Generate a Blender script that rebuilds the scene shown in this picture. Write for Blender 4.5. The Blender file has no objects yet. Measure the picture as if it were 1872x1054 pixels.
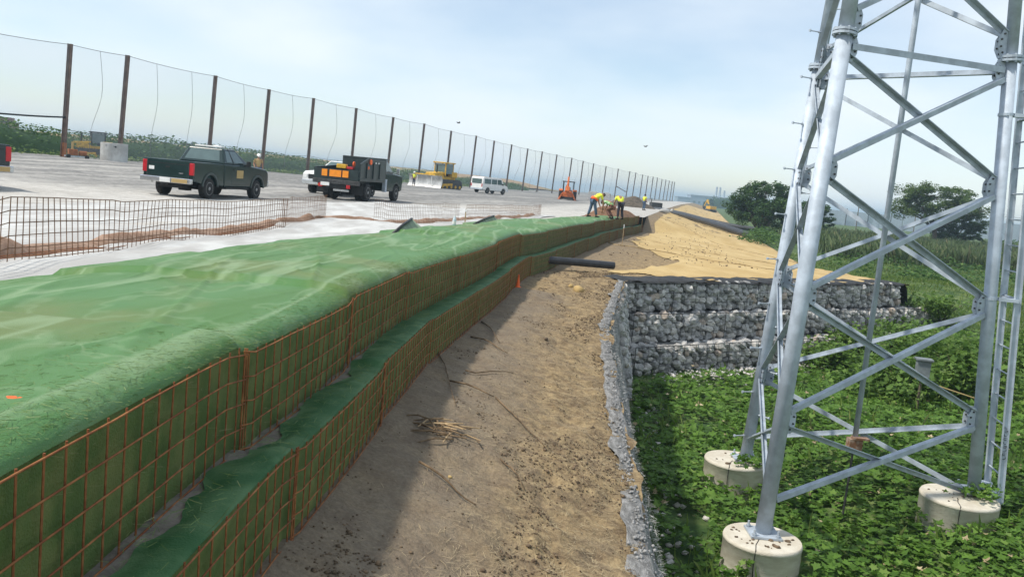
import bpy, bmesh, math, random
import numpy as np
from mathutils import Vector, Matrix, noise
random.seed(7); RNG = np.random.default_rng(11)
S = bpy.context.scene
COL = S.collection
rad = math.radians

# ------------------------------------------------------------------ camera
EYE = Vector((0, 0, 5.0))
ROLL, PITCH = rad(5.4), math.atan(192.5 / 1600.0)
_r0 = Vector((1, 0, 0)); _u0 = Vector((0, math.sin(PITCH), math.cos(PITCH))); _f = Vector((0, math.cos(PITCH), -math.sin(PITCH)))
_r = math.cos(ROLL) * _r0 + math.sin(ROLL) * _u0
_u = -math.sin(ROLL) * _r0 + math.cos(ROLL) * _u0
cd = bpy.data.cameras.new('camera'); cam = bpy.data.objects.new('camera', cd); COL.objects.link(cam)
cam.matrix_world = Matrix(((_r.x, _u.x, -_f.x, EYE.x), (_r.y, _u.y, -_f.y, EYE.y), (_r.z, _u.z, -_f.z, EYE.z), (0, 0, 0, 1)))
cd.sensor_width = 36; cd.lens = 36 * 1600 / 1872; cd.clip_end = 20000; cd.clip_start = 0.05
S.camera = cam

# ------------------------------------------------------------------ sky and sun
SUN_EL, SUN_AZ = rad(55), rad(256)
HAZE = 0.0006
w = bpy.data.worlds.new('World'); S.world = w; w.use_nodes = True
nt = w.node_tree; nt.nodes.clear(); N = nt.nodes.new; LK = nt.links.new
sky = N('ShaderNodeTexSky'); sky.sky_type = 'NISHITA'; sky.sun_disc = False
sky.sun_elevation = SUN_EL; sky.sun_rotation = SUN_AZ; sky.air_density = 1.0; sky.dust_density = 0.25; sky.ozone_density = 1.0
tc = N('ShaderNodeTexCoord'); sep = N('ShaderNodeSeparateXYZ'); LK(tc.outputs['Generated'], sep.inputs[0])
zz = N('ShaderNodeMath'); zz.operation = 'MAXIMUM'; zz.inputs[1].default_value = 0.0; LK(sep.outputs['Z'], zz.inputs[0])
za = N('ShaderNodeMath'); za.operation = 'ADD'; za.inputs[1].default_value = 0.22; LK(zz.outputs[0], za.inputs[0])
dv = N('ShaderNodeVectorMath'); dv.operation = 'DIVIDE'; LK(tc.outputs['Generated'], dv.inputs[0])
cmb = N('ShaderNodeCombineXYZ'); cmb.inputs[2].default_value = 1.0
LK(za.outputs[0], cmb.inputs[0]); LK(za.outputs[0], cmb.inputs[1]); LK(cmb.outputs[0], dv.inputs[1])
mp = N('ShaderNodeMapping'); mp.inputs['Location'].default_value = (2.35, 1.3, 0.2); LK(dv.outputs[0], mp.inputs[0])
n1 = N('ShaderNodeTexNoise'); n1.inputs['Scale'].default_value = 1.0; n1.inputs['Detail'].default_value = 5; n1.inputs['Roughness'].default_value = 0.45
LK(mp.outputs[0], n1.inputs['Vector'])
cr = N('ShaderNodeValToRGB'); cr.color_ramp.elements[0].position = 0.36; cr.color_ramp.elements[1].position = 0.66
cr.color_ramp.elements[0].color = (0.18, 0.18, 0.18, 1); cr.color_ramp.elements[1].color = (.95, .95, .95, 1)
LK(n1.outputs['Fac'], cr.inputs[0])
mx = N('ShaderNodeMix'); mx.data_type = 'RGBA'; LK(cr.outputs[0], mx.inputs[0])
LK(sky.outputs[0], mx.inputs[6]); mx.inputs[7].default_value = (6.1, 6.65, 7.1, 1)
bg = N('ShaderNodeBackground'); bg.inputs['Strength'].default_value = 0.135; LK(mx.outputs[2], bg.inputs['Color'])
wo = N('ShaderNodeOutputWorld'); LK(bg.outputs[0], wo.inputs['Surface'])
sl = bpy.data.lights.new('sun', 'SUN'); sl.energy = 3.8; sl.angle = rad(2.5); sl.color = (1.0, 0.94, 0.84)
so = bpy.data.objects.new('sun', sl); COL.objects.link(so)
_sd = Vector((math.sin(SUN_AZ) * math.cos(SUN_EL), math.cos(SUN_AZ) * math.cos(SUN_EL), math.sin(SUN_EL)))
so.rotation_euler = _sd.to_track_quat('Z', 'Y').to_euler(); so.location = (-30, -20, 60)
vs = S.view_settings; vs.view_transform = 'Standard'; vs.look = 'None'; vs.gamma = 1; vs.use_curve_mapping = False; vs.exposure = 0.22
S.cycles.max_bounces = 6; S.cycles.transparent_max_bounces = 24; S.cycles.volume_bounces = 0

# ------------------------------------------------------------------ helpers
def tag(o, label=None, cat=None, group=None, kind=None):
    if label: o['label'] = label
    if cat: o['category'] = cat
    if group: o['group'] = group
    if kind: o['kind'] = kind
    return o
def empty(name, loc=(0, 0, 0), rz=0.0, label=None, cat=None, group=None):
    o = bpy.data.objects.new(name, None); COL.objects.link(o); o.location = loc; o.rotation_euler = (0, 0, rz)
    o.empty_display_size = 0.2
    return tag(o, label, cat, group)
def link(name, me, mat=None, parent=None, smooth=False):
    if mat is not None and not me.materials: me.materials.append(mat)
    if smooth: me.polygons.foreach_set('use_smooth', [True] * len(me.polygons))
    o = bpy.data.objects.new(name, me); COL.objects.link(o)
    if parent: o.parent = parent
    return o
def inst(name, me, parent, loc=(0, 0, 0), rot=(0, 0, 0), scale=(1, 1, 1)):
    o = bpy.data.objects.new(name, me); COL.objects.link(o); o.parent = parent
    o.location = loc; o.rotation_euler = rot; o.scale = scale
    return o
def frame(d, up=Vector((0, 0, 1))):
    d = Vector(d).normalized()
    if abs(d.dot(up)) > 0.98: up = Vector((1, 0, 0))
    a = d.cross(up).normalized(); b = a.cross(d).normalized()
    return d, a, b
class MB:
    def __init__(s): s.v = []; s.f = []
    def add(s, vs_, fs_):
        n = len(s.v); s.v += [tuple(v) for v in vs_]; s.f += [tuple(i + n for i in f) for f in fs_]; return s
    def box(s, c, size, rot=None):
        x, y, z = [k / 2 for k in size]
        vs_ = [Vector(p) for p in ((-x, -y, -z), (x, -y, -z), (x, y, -z), (-x, y, -z), (-x, -y, z), (x, -y, z), (x, y, z), (-x, y, z))]
        if rot is not None: vs_ = [rot @ v for v in vs_]
        c = Vector(c)
        return s.add([v + c for v in vs_], [(0, 3, 2, 1), (4, 5, 6, 7), (0, 1, 5, 4), (1, 2, 6, 5), (2, 3, 7, 6), (3, 0, 4, 7)])
    def tube(s, pts, r, n=6, cap=True):
        pts = [Vector(p) for p in pts]; m = len(pts)
        rs = r if isinstance(r, (list, tuple)) else [r] * m
        vs_ = []; fs_ = []
        for i, p in enumerate(pts):
            d = (pts[min(i + 1, m - 1)] - pts[max(i - 1, 0)])
            _, a, b = frame(d)
            for k in range(n):
                t = 2 * math.pi * k / n
                vs_.append(p + (a * math.cos(t) + b * math.sin(t)) * rs[i])
        for i in range(m - 1):
            for k in range(n):
                k2 = (k + 1) % n
                fs_.append((i * n + k, i * n + k2, (i + 1) * n + k2, (i + 1) * n + k))
        if cap: fs_.append(tuple(range(n))[::-1]); fs_.append(tuple((m - 1) * n + k for k in range(n)))
        return s.add(vs_, fs_)
    def bar(s, p, q, w_, t, up=Vector((0, 0, 1))):
        p = Vector(p); q = Vector(q); d, a, b = frame(q - p, up)
        vs_ = [e + a * sa * w_ / 2 + b * sb * t / 2 for e in (p, q) for sa, sb in ((-1, -1), (1, -1), (1, 1), (-1, 1))]
        return s.add(vs_, [(3, 2, 1, 0), (4, 5, 6, 7), (0, 1, 5, 4), (1, 2, 6, 5), (2, 3, 7, 6), (3, 0, 4, 7)])
    def prism(s, poly, y0, y1):           # poly in (x,z), extruded along y
        n = len(poly)
        vs_ = [(x, y0, z) for x, z in poly] + [(x, y1, z) for x, z in poly]
        fs_ = [tuple(range(n)), tuple(range(2 * n - 1, n - 1, -1))]
        fs_ += [((i + 1) % n, i, n + i, n + (i + 1) % n) for i in range(n)]
        return s.add(vs_, fs_)
    def lathe(s, prof, n=24, c=(0, 0, 0), axis='Z', cap=True):      # prof: (radius, height)
        vs_ = []; fs_ = []; m = len(prof)
        for r, h in prof:
            for k in range(n):
                t = 2 * math.pi * k / n
                p = (r * math.cos(t), r * math.sin(t), h) if axis == 'Z' else (r * math.cos(t), h, r * math.sin(t))
                vs_.append(Vector(p) + Vector(c))
        for i in range(m - 1):
            for k in range(n):
                k2 = (k + 1) % n; fs_.append((i * n + k, i * n + k2, (i + 1) * n + k2, (i + 1) * n + k))
        if cap: fs_.append(tuple(range(n))[::-1]); fs_.append(tuple((m - 1) * n + k for k in range(n)))
        return s.add(vs_, fs_)
    def hexa(s, b, t):                    # bottom 4 corners, top 4 corners
        return s.add(list(b) + list(t), [(3, 2, 1, 0), (4, 5, 6, 7), (0, 1, 5, 4), (1, 2, 6, 5), (2, 3, 7, 6), (3, 0, 4, 7)])
    def panel(s, q, u0, u1, v0, v1, off=0.01, th=0.012):  # thin slab on a quad (4 corners), inset in u,v
        q = [Vector(p) for p in q]
        nrm = (q[1] - q[0]).cross(q[3] - q[0]).normalized()
        def at(u, v): return (q[0] * (1 - u) + q[1] * u) * (1 - v) + (q[3] * (1 - u) + q[2] * u) * v
        c = [at(u0, v0), at(u1, v0), at(u1, v1), at(u0, v1)]
        return s.hexa([p + nrm * (off - th) for p in c], [p + nrm * off for p in c])
    def mesh(s, name):
        me = bpy.data.meshes.new(name); me.from_pydata(s.v, [], s.f); me.update(); return me
    def build(s, name, mat, parent=None, smooth=False, bevel=0.0, seg=2):
        me = s.mesh(name)
        bm = bmesh.new(); bm.from_mesh(me); bmesh.ops.recalc_face_normals(bm, faces=bm.faces); bm.to_mesh(me); bm.free()
        o = link(name, me, mat, parent, smooth)
        if bevel > 0:
            b = o.modifiers.new('bevel', 'BEVEL'); b.width = bevel; b.segments = seg; b.limit_method = 'ANGLE'; b.angle_limit = rad(35)
        return o
def np_mesh(name, V, Fc, rnd=None):
    V = np.asarray(V, np.float32); Fc = np.asarray(Fc, np.int32); k = Fc.shape[1]
    me = bpy.data.meshes.new(name)
    me.vertices.add(len(V)); me.vertices.foreach_set('co', V.ravel())
    me.loops.add(Fc.size); me.loops.foreach_set('vertex_index', Fc.ravel())
    me.polygons.add(len(Fc)); me.polygons.foreach_set('loop_start', np.arange(0, Fc.size, k, dtype=np.int32))
    me.polygons.foreach_set('loop_total', np.full(len(Fc), k, np.int32))
    me.update(calc_edges=True)
    if rnd is not None:
        at = me.attributes.new('rnd', 'FLOAT', 'FACE'); at.data.foreach_set('value', np.asarray(rnd, np.float32))
    return me
def grid_mesh(name, P, attrs=None):       # P (rows, cols, 3)
    r, c = P.shape[:2]; i = np.arange(r * c).reshape(r, c)
    Fc = np.stack([i[:-1, :-1], i[:-1, 1:], i[1:, 1:], i[1:, :-1]], -1).reshape(-1, 4)
    me = np_mesh(name, P.reshape(-1, 3), Fc)
    for k, a in (attrs or {}).items():
        at = me.attributes.new(k, 'FLOAT', 'POINT'); at.data.foreach_set('value', np.asarray(a, np.float32).ravel())
    return me
def scatter(name, P, size, T, TF, mat, tilt=0.5, parent=None, lean=None):
    P = np.asarray(P, float); n = len(P); T = np.asarray(T, float); k = len(T)
    size = np.broadcast_to(np.asarray(size, float), (n,))
    yaw = RNG.uniform(0, 2 * math.pi, n); ti = RNG.normal(0, tilt, n) if lean is None else lean
    x = T[None, :, 0] * size[:, None]; y = T[None, :, 1] * size[:, None]; z = T[None, :, 2] * size[:, None]
    c, s_ = np.cos(ti)[:, None], np.sin(ti)[:, None]
    y, z = y * c - z * s_, y * s_ + z * c
    c, s_ = np.cos(yaw)[:, None], np.sin(yaw)[:, None]
    x, y = x * c - y * s_, x * s_ + y * c
    V = np.stack([x + P[:, None, 0], y + P[:, None, 1], z + P[:, None, 2]], -1).reshape(-1, 3)
    TF = np.asarray(TF); Fc = (TF[None] + (np.arange(n) * k)[:, None, None]).reshape(-1, TF.shape[1])
    rnd = np.repeat(RNG.uniform(0, 1, n), len(TF))
    return link(name, np_mesh(name, V, Fc, rnd), mat, parent)
def fbm(x, y, z=0.0, sc=1.0, oc=4):
    return noise.fractal(Vector((x * sc, y * sc, z * sc)), 1.0, 2.0, oc)
def sm(x, a, b):
    if a > b: return 1 - sm(x, b, a)
    t = np.clip((np.asarray(x, float) - a) / (b - a), 0, 1); return t * t * (3 - 2 * t)
def curve(pts):                            # smooth interpolation through (t, value)
    t = np.array([p[0] for p in pts], float); v = np.array([p[1] for p in pts], float)
    m = np.gradient(v, t)
    def f(x):
        x = np.clip(np.asarray(x, float), t[0], t[-1]); i = np.clip(np.searchsorted(t, x) - 1, 0, len(t) - 2)
        h = t[i + 1] - t[i]; s_ = (x - t[i]) / h
        return ((2 * s_**3 - 3 * s_**2 + 1) * v[i] + (s_**3 - 2 * s_**2 + s_) * h * m[i] + (-2 * s_**3 + 3 * s_**2) * v[i + 1] + (s_**3 - s_**2) * h * m[i + 1])
    return f

# ------------------------------------------------------------------ materials
def nodes(name):
    m = bpy.data.materials.new(name); m.use_nodes = True; t = m.node_tree
    b = t.nodes['Principled BSDF']
    return m, t, b
def mat(name, col, rough=0.8, var=0.25, scale=6.0, bump=0.0, bscale=30.0, metal=0.0, spec=0.3, col2=None, thr=(0.42, 0.62), stretch=(1, 1, 1), detail=6):
    m, t, b = nodes(name); L = t.links.new
    tcn = t.nodes.new('ShaderNodeTexCoord'); mpn = t.nodes.new('ShaderNodeMapping'); mpn.inputs['Scale'].default_value = stretch
    L(tcn.outputs['Object'], mpn.inputs[0])
    nz = t.nodes.new('ShaderNodeTexNoise'); nz.inputs['Scale'].default_value = scale; nz.inputs['Detail'].default_value = detail; nz.inputs['Roughness'].default_value = 0.6
    L(mpn.outputs[0], nz.inputs['Vector'])
    rp = t.nodes.new('ShaderNodeValToRGB'); e = rp.color_ramp.elements
    e[0].position, e[1].position = thr
    c2 = col2 or tuple(min(1, c * (1 + var)) for c in col)
    c1 = col if col2 else tuple(c * (1 - var) for c in col)
    e[0].color = (*c1, 1); e[1].color = (*c2, 1)
    L(nz.outputs['Fac'], rp.inputs[0]); L(rp.outputs[0], b.inputs['Base Color'])
    b.inputs['Roughness'].default_value = rough; b.inputs['Metallic'].default_value = metal
    b.inputs['Specular IOR Level'].default_value = spec
    if bump > 0:
        n2 = t.nodes.new('ShaderNodeTexNoise'); n2.inputs['Scale'].default_value = bscale; n2.inputs['Detail'].default_value = 4
        L(mpn.outputs[0], n2.inputs['Vector'])
        bp = t.nodes.new('ShaderNodeBump'); bp.inputs['Strength'].default_value = bump; bp.inputs['Distance'].default_value = 0.02
        L(n2.outputs['Fac'], bp.inputs['Height']); L(bp.outputs[0], b.inputs['Normal'])
    return m
def leafmat(name, c1, c2, c3=None, trans=0.25, rough=0.6):
    m, t, b = nodes(name); L = t.links.new
    a = t.nodes.new('ShaderNodeAttribute'); a.attribute_name = 'rnd'
    rp = t.nodes.new('ShaderNodeValToRGB'); e = rp.color_ramp.elements
    e[0].color = (*c1, 1); e[1].color = (*c2, 1)
    if c3: e.new(0.9); rp.color_ramp.elements[1].color = (*c2, 1); rp.color_ramp.elements[2].color = (*c3, 1); 
    L(a.outputs['Fac'], rp.inputs[0]); L(rp.outputs[0], b.inputs['Base Color'])
    b.inputs['Roughness'].default_value = rough; b.inputs['Specular IOR Level'].default_value = 0.25
    tr = t.nodes.new('ShaderNodeBsdfTranslucent'); L(rp.outputs[0], tr.inputs['Color'])
    ms = t.nodes.new('ShaderNodeMixShader'); ms.inputs[0].default_value = trans
    L(b.outputs[0], ms.inputs[1]); L(tr.outputs[0], ms.inputs[2]); L(ms.outputs[0], t.nodes['Material Output'].inputs['Surface'])
    return m
def mixmat(name, cA, cB, attr, rough=0.95, bump=0.6, bscale=18, sA=3, nmix=0.35):
    """two soils blended by a per-vertex attribute plus noise; each soil a pair of colours"""
    m, t, b = nodes(name); L = t.links.new
    tcn = t.nodes.new('ShaderNodeTexCoord')
    def nz(s, d=6, r=.65):
        n = t.nodes.new('ShaderNodeTexNoise'); n.inputs['Scale'].default_value = s; n.inputs['Detail'].default_value = d; n.inputs['Roughness'].default_value = r
        L(tcn.outputs['Object'], n.inputs['Vector']); return n
    def ramp(n, c, p):
        r = t.nodes.new('ShaderNodeValToRGB'); r.color_ramp.elements[0].position, r.color_ramp.elements[1].position = p
        r.color_ramp.elements[0].color = (*c[0], 1); r.color_ramp.elements[1].color = (*c[1], 1); L(n.outputs['Fac'], r.inputs[0]); return r
    ra = ramp(nz(sA), cA, (.35, .65)); rb = ramp(nz(sA * 2.3), cB, (.35, .65))
    a = t.nodes.new('ShaderNodeAttribute'); a.attribute_name = attr
    nm = nz(1.7, 8); s1 = t.nodes.new('ShaderNodeMath'); s1.operation = 'MULTIPLY_ADD'; s1.inputs[1].default_value = nmix * 4; s1.inputs[2].default_value = -nmix * 2
    L(nm.outputs['Fac'], s1.inputs[0]); s2 = t.nodes.new('ShaderNodeMath'); s2.operation = 'ADD'; s2.use_clamp = True
    L(s1.outputs[0], s2.inputs[0]); L(a.outputs['Fac'], s2.inputs[1])
    mxn = t.nodes.new('ShaderNodeMix'); mxn.data_type = 'RGBA'; L(s2.outputs[0], mxn.inputs[0]); L(ra.outputs[0], mxn.inputs[6]); L(rb.outputs[0], mxn.inputs[7])
    sp = nz(26, 4, .8); sr = t.nodes.new('ShaderNodeMapRange'); sr.inputs[1].default_value = .3; sr.inputs[2].default_value = .7; sr.inputs[3].default_value = .72; sr.inputs[4].default_value = 1.2; L(sp.outputs['Fac'], sr.inputs[0])
    vm = t.nodes.new('ShaderNodeVectorMath'); vm.operation = 'SCALE'; L(mxn.outputs[2], vm.inputs[0]); L(sr.outputs[0], vm.inputs['Scale'])
    L(vm.outputs[0], b.inputs['Base Color']); b.inputs['Roughness'].default_value = rough; b.inputs['Specular IOR Level'].default_value = .15
    n2 = nz(bscale, 5); bp = t.nodes.new('ShaderNodeBump'); bp.inputs['Strength'].default_value = bump; bp.inputs['Distance'].default_value = 0.04
    L(n2.outputs['Fac'], bp.inputs['Height']); L(bp.outputs[0], b.inputs['Normal'])
    return m
M = {}
def fabricmat():
    """green cover: olive and sea green patches, thin pale lines painted along stretched noise ridges"""
    m, t, b = nodes('green_fabric'); L = t.links.new
    tcn = t.nodes.new('ShaderNodeTexCoord')
    def nz(sc, st, d=4, r=.5, loc=(0, 0, 0), rot=0.0):
        mpn = t.nodes.new('ShaderNodeMapping'); mpn.inputs['Scale'].default_value = st; mpn.inputs['Location'].default_value = loc; mpn.inputs['Rotation'].default_value = (0, 0, rot)
        L(tcn.outputs['Object'], mpn.inputs[0]); n = t.nodes.new('ShaderNodeTexNoise'); n.inputs['Scale'].default_value = sc; n.inputs['Detail'].default_value = d; n.inputs['Roughness'].default_value = r
        L(mpn.outputs[0], n.inputs['Vector']); return n.outputs['Fac']
    def rng(s_, a, c, lo=0., hi=1.):
        q = t.nodes.new('ShaderNodeMapRange'); q.inputs[1].default_value = a; q.inputs[2].default_value = c; q.inputs[3].default_value = lo; q.inputs[4].default_value = hi; q.interpolation_type = 'SMOOTHSTEP'; L(s_, q.inputs[0]); return q.outputs[0]
    def ridge(s_, w_):
        a = t.nodes.new('ShaderNodeMath'); a.operation = 'SUBTRACT'; a.inputs[1].default_value = .5; L(s_, a.inputs[0])
        c = t.nodes.new('ShaderNodeMath'); c.operation = 'ABSOLUTE'; L(a.outputs[0], c.inputs[0]); return rng(c.outputs[0], 0, w_, 1, 0)
    def mul(a, c):
        q = t.nodes.new('ShaderNodeMath'); q.operation = 'MULTIPLY'; L(a, q.inputs[0]); L(c, q.inputs[1]) if not isinstance(c, float) else setattr(q.inputs[1], 'default_value', c); return q.outputs[0]
    def mixc(f, a, c):
        q = t.nodes.new('ShaderNodeMix'); q.data_type = 'RGBA'; L(f, q.inputs[0])
        for i, v in ((6, a), (7, c)):
            if isinstance(v, tuple): q.inputs[i].default_value = (*v, 1)
            else: L(v, q.inputs[i])
        return q.outputs[2]
    c = mixc(rng(nz(.9, (1.6, .55, 1)), .38, .62), (0.070, 0.165, 0.036), (0.080, 0.190, 0.058))
    c = mixc(mul(rng(nz(.7, (1.2, .5, 1), loc=(3, 7, 0)), .52, .66), .7), c, (0.145, 0.18, 0.055))
    c = mixc(mul(ridge(nz(.75, (2.4, .20, 1), 2, .4, rot=.06), .035), .50), c, (0.26, 0.36, 0.20))
    c = mixc(mul(ridge(nz(1.1, (1.4, .55, 1), 3, .5, (5, 2, 0), .35), .025), .22), c, (0.26, 0.36, 0.20))
    c = mixc(mul(mul(ridge(nz(2.1, (.9, 1, 1), 2, .5, (1, 9, 0)), .02), rng(nz(.6, (1, 1, 1), loc=(8, 1, 0)), .52, .62)), .28), c, (0.30, 0.38, 0.22))
    c = mixc(mul(rng(nz(22, (1, 1, 1), 5, .7), .5, .75), .35), c, (0.10, 0.19, 0.08))
    L(c, b.inputs['Base Color']); b.inputs['Roughness'].default_value = .55; b.inputs['Specular IOR Level'].default_value = .28
    bp = t.nodes.new('ShaderNodeBump'); bp.inputs['Strength'].default_value = .25; bp.inputs['Distance'].default_value = .02
    n2 = t.nodes.new('ShaderNodeTexNoise'); n2.inputs['Scale'].default_value = 140; L(tcn.outputs['Object'], n2.inputs['Vector']); L(n2.outputs['Fac'], bp.inputs['Height']); L(bp.outputs[0], b.inputs['Normal'])
    return m
M['fabric'] = fabricmat()
M['fabric_face'] = mat('green_fabric_face', (0.085, 0.135, 0.034), 0.75, 0.3, 4, 0.5, 90, col2=(0.155, 0.18, 0.055))
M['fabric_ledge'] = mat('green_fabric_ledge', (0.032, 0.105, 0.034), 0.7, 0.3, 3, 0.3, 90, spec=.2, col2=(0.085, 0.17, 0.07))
M['rust_wire'] = mat('rusted_wire', (0.22, 0.075, 0.03), 0.8, 0.4, 9, metal=.1, col2=(0.38, 0.16, 0.06))
M['dark_wire'] = mat('brown_wire', (0.21, 0.115, 0.065), 0.8, 0.3, 20, metal=.3)
M['ledge_soil'] = mat('grey_ledge_soil', (0.20, 0.175, 0.145), 0.95, 0.2, 8, 0.5, 40)
M['bank'] = mixmat('bank_soil', ((0.170, 0.132, 0.095), (0.235, 0.19, 0.135)), ((0.15, 0.105, 0.062), (0.37, 0.275, 0.15)), 'mixu', bscale=14, bump=.9)
M['tan'] = mat('erosion_blanket', (0.42, 0.295, 0.125), 0.95, 0.15, .7, .4, 8, col2=(0.50, 0.37, 0.175), stretch=(1, .5, 1))
M['tan_dark'] = mat('blanket_seam', (0.30, 0.22, 0.11), 0.95, 0.2, 3)
M['gravel'] = mixmat('pale_gravel', ((0.42, 0.40, 0.365), (0.56, 0.54, 0.50)), ((0.15, 0.148, 0.142), (0.27, 0.262, 0.248)), 'mixu', bscale=9, sA=1.6, nmix=.3, bump=1.0)
M['white_sheet'] = mat('white_geotextile', (0.40, 0.39, 0.37), 0.75, 0.12, 1.2, 0.3, 40, col2=(0.54, 0.54, 0.52), stretch=(1.5, .5, 1))
M['field'] = mat('field_ground', (0.035, 0.075, 0.018), 0.95, 0.3, 1.2, 0.5, 9, col2=(0.12, 0.16, 0.05))
M['hill'] = mat('brown_hill', (0.30, 0.21, 0.12), 0.95, 0.3, .05, col2=(0.16, 0.17, 0.07), thr=(.5, .7))
M['brown_dirt'] = mat('red_brown_dirt', (0.20, 0.11, 0.06), 0.95, 0.3, 4, 0.8, 20)
M['dark_dirt'] = mat('dark_dirt', (0.10, 0.08, 0.06), 0.95, 0.3, 3, 0.8, 12)
M['clod'] = mat('clod', (0.14, 0.10, 0.065), 0.95, 0.35, 9, 0.5, 40)
M['galv'] = mat('galvanised_steel', (0.44, 0.50, 0.57), 0.6, 0.14, 4, 0.12, 60, metal=.12, spec=.5)
M['galv_dark'] = mat('galvanised_angle', (0.40, 0.455, 0.515), 0.55, 0.14, 5, metal=.15, spec=.5)
M['concrete'] = mat('pier_concrete', (0.52, 0.47, 0.38), 0.9, 0.2, 4, 0.35, 30, col2=(0.62, 0.58, 0.49), stretch=(1, 1, 3))
M['stick'] = mat('dry_stick', (0.16, 0.11, 0.065), 0.9, 0.35, 10)
M['straw'] = leafmat('straw', (0.30, 0.23, 0.13), (0.52, 0.43, 0.27), trans=.1)
M['fiber'] = leafmat('green_fibre', (0.08, 0.15, 0.04), (0.18, 0.25, 0.08), (0.36, 0.36, 0.17), trans=.1)
M['thread'] = leafmat('frayed_thread', (0.30, 0.29, 0.27), (0.62, 0.61, 0.58), trans=.1)
M['geo_grey'] = mat('grey_geotextile', (0.19, 0.185, 0.175), 0.95, 0.3, 7, 1.0, 45, col2=(0.37, 0.36, 0.345), stretch=(3, 1, 1))
M['black_geo'] = mat('black_geotextile', (0.03, 0.03, 0.03), 0.7, 0.3, 8)
M['black_pipe'] = mat('black_plastic_pipe', (0.035, 0.037, 0.042), 0.45, 0.2, 4, spec=.4)
M['rubber'] = mat('tyre_rubber', (0.03, 0.029, 0.028), 0.85, 0.3, 10)
M['rim'] = mat('wheel_rim', (0.45, 0.44, 0.42), 0.4, 0.15, 8, metal=.6)
M['glass'] = mat('tinted_glass', (0.09, 0.135, 0.13), 0.04, 0.1, 2, spec=.9)
M['black'] = mat('black_trim', (0.018, 0.018, 0.018), 0.6, 0.2, 6)
M['chrome'] = mat('chrome_bumper', (0.55, 0.56, 0.57), 0.25, 0.1, 5, metal=.85)
M['red_lens'] = mat('red_lens', (0.45, 0.012, 0.018), 0.25, 0.1, 5, spec=.6)
M['white_paint'] = mat('white_paint', (0.74, 0.74, 0.72), 0.4, 0.06, 3, spec=.5)
M['yellow_paint'] = mat('yellow_paint', (0.62, 0.36, 0.03), 0.5, 0.2, 4)
M['orange_paint'] = mat('orange_paint', (0.60, 0.15, 0.03), 0.5, 0.2, 4)
M['amber'] = mat('amber_panel', (0.85, 0.28, 0.02), 0.4, 0.08, 6)
M['bright_orange'] = mat('bright_orange', (0.85, 0.14, 0.03), 0.6, 0.1, 6)
M['dark_steel'] = mat('dark_steel', (0.07, 0.07, 0.07), 0.6, 0.3, 6, metal=.4)
M['post'] = mat('rust_post', (0.15, 0.10, 0.078), 0.85, 0.25, 1.5, metal=.1, col2=(0.22, 0.155, 0.12))
M['post_orange'] = mat('rust_post_foot', (0.34, 0.13, 0.055), 0.85, 0.25, 2.5)
M['cable'] = mat('cable', (0.12, 0.12, 0.12), 0.7, 0.1, 3)
M['stone_a'] = mat('gabion_stone_grey', (0.34, 0.335, 0.325), 0.85, 0.35, 5, 0.6, 25, col2=(0.48, 0.47, 0.455))
M['stone_b'] = mat('gabion_stone_pale', (0.44, 0.42, 0.39), 0.85, 0.3, 5, 0.6, 25, col2=(0.60, 0.58, 0.55))
M['stone_c'] = mat('gabion_stone_dark', (0.22, 0.22, 0.22), 0.85, 0.3, 5, 0.6, 25, col2=(0.35, 0.345, 0.335))
M['stone_d'] = mat('gabion_stone_buff', (0.40, 0.33, 0.27), 0.85, 0.3, 5, 0.6, 25, col2=(0.50, 0.43, 0.37))
M['core'] = mat('gabion_core', (0.20, 0.198, 0.192), 0.95, 0.3, 8)
M['bark'] = mat('bark', (0.12, 0.095, 0.07), 0.9, 0.3, 8, 0.5, 30)
M['vine'] = leafmat('vine_leaf', (0.065, 0.14, 0.02), (0.14, 0.265, 0.042), (0.22, 0.33, 0.075), trans=.38)
M['bushleaf'] = leafmat('bush_leaf', (0.035, 0.085, 0.020), (0.085, 0.165, 0.035), (0.14, 0.22, 0.055), trans=.3)
M['treeleaf'] = leafmat('tree_leaf_dark', (0.034, 0.078, 0.022), (0.075, 0.145, 0.036), (0.12, 0.19, 0.05), trans=.3)
M['treeleaf2'] = leafmat('tree_leaf_light', (0.055, 0.105, 0.022), (0.12, 0.185, 0.042), (0.19, 0.24, 0.065), trans=.3)
M['weedleaf'] = leafmat('weed_leaf', (0.075, 0.145, 0.025), (0.15, 0.255, 0.05), (0.23, 0.31, 0.09), trans=.35)
M['reed'] = leafmat('reed_blade', (0.06, 0.10, 0.035), (0.13, 0.17, 0.075), (0.22, 0.20, 0.11), trans=.2)
M['grass'] = leafmat('grass_blade', (0.07, 0.13, 0.02), (0.15, 0.22, 0.045), (0.24, 0.25, 0.09), trans=.25)
M['hivis'] = mat('hivis_yellow', (0.72, 0.78, 0.06), 0.8, 0.08, 6)
M['denim'] = mat('denim', (0.07, 0.11, 0.17), 0.9, 0.2, 8)
M['dark_cloth'] = mat('dark_trousers', (0.035, 0.035, 0.05), 0.9, 0.2, 8)
M['brown_cloth'] = mat('brown_trousers', (0.19, 0.095, 0.07), 0.9, 0.2, 8)
M['skin'] = mat('skin', (0.36, 0.19, 0.12), 0.6, 0.1, 6)
M['white_plastic'] = mat('white_plastic', (0.78, 0.78, 0.76), 0.35, 0.05, 5)
M['green_shirt'] = mat('green_shirt', (0.12, 0.38, 0.09), 0.85, 0.15, 8, col2=(0.5, 0.66, 0.42), thr=(.45, .6))
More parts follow.
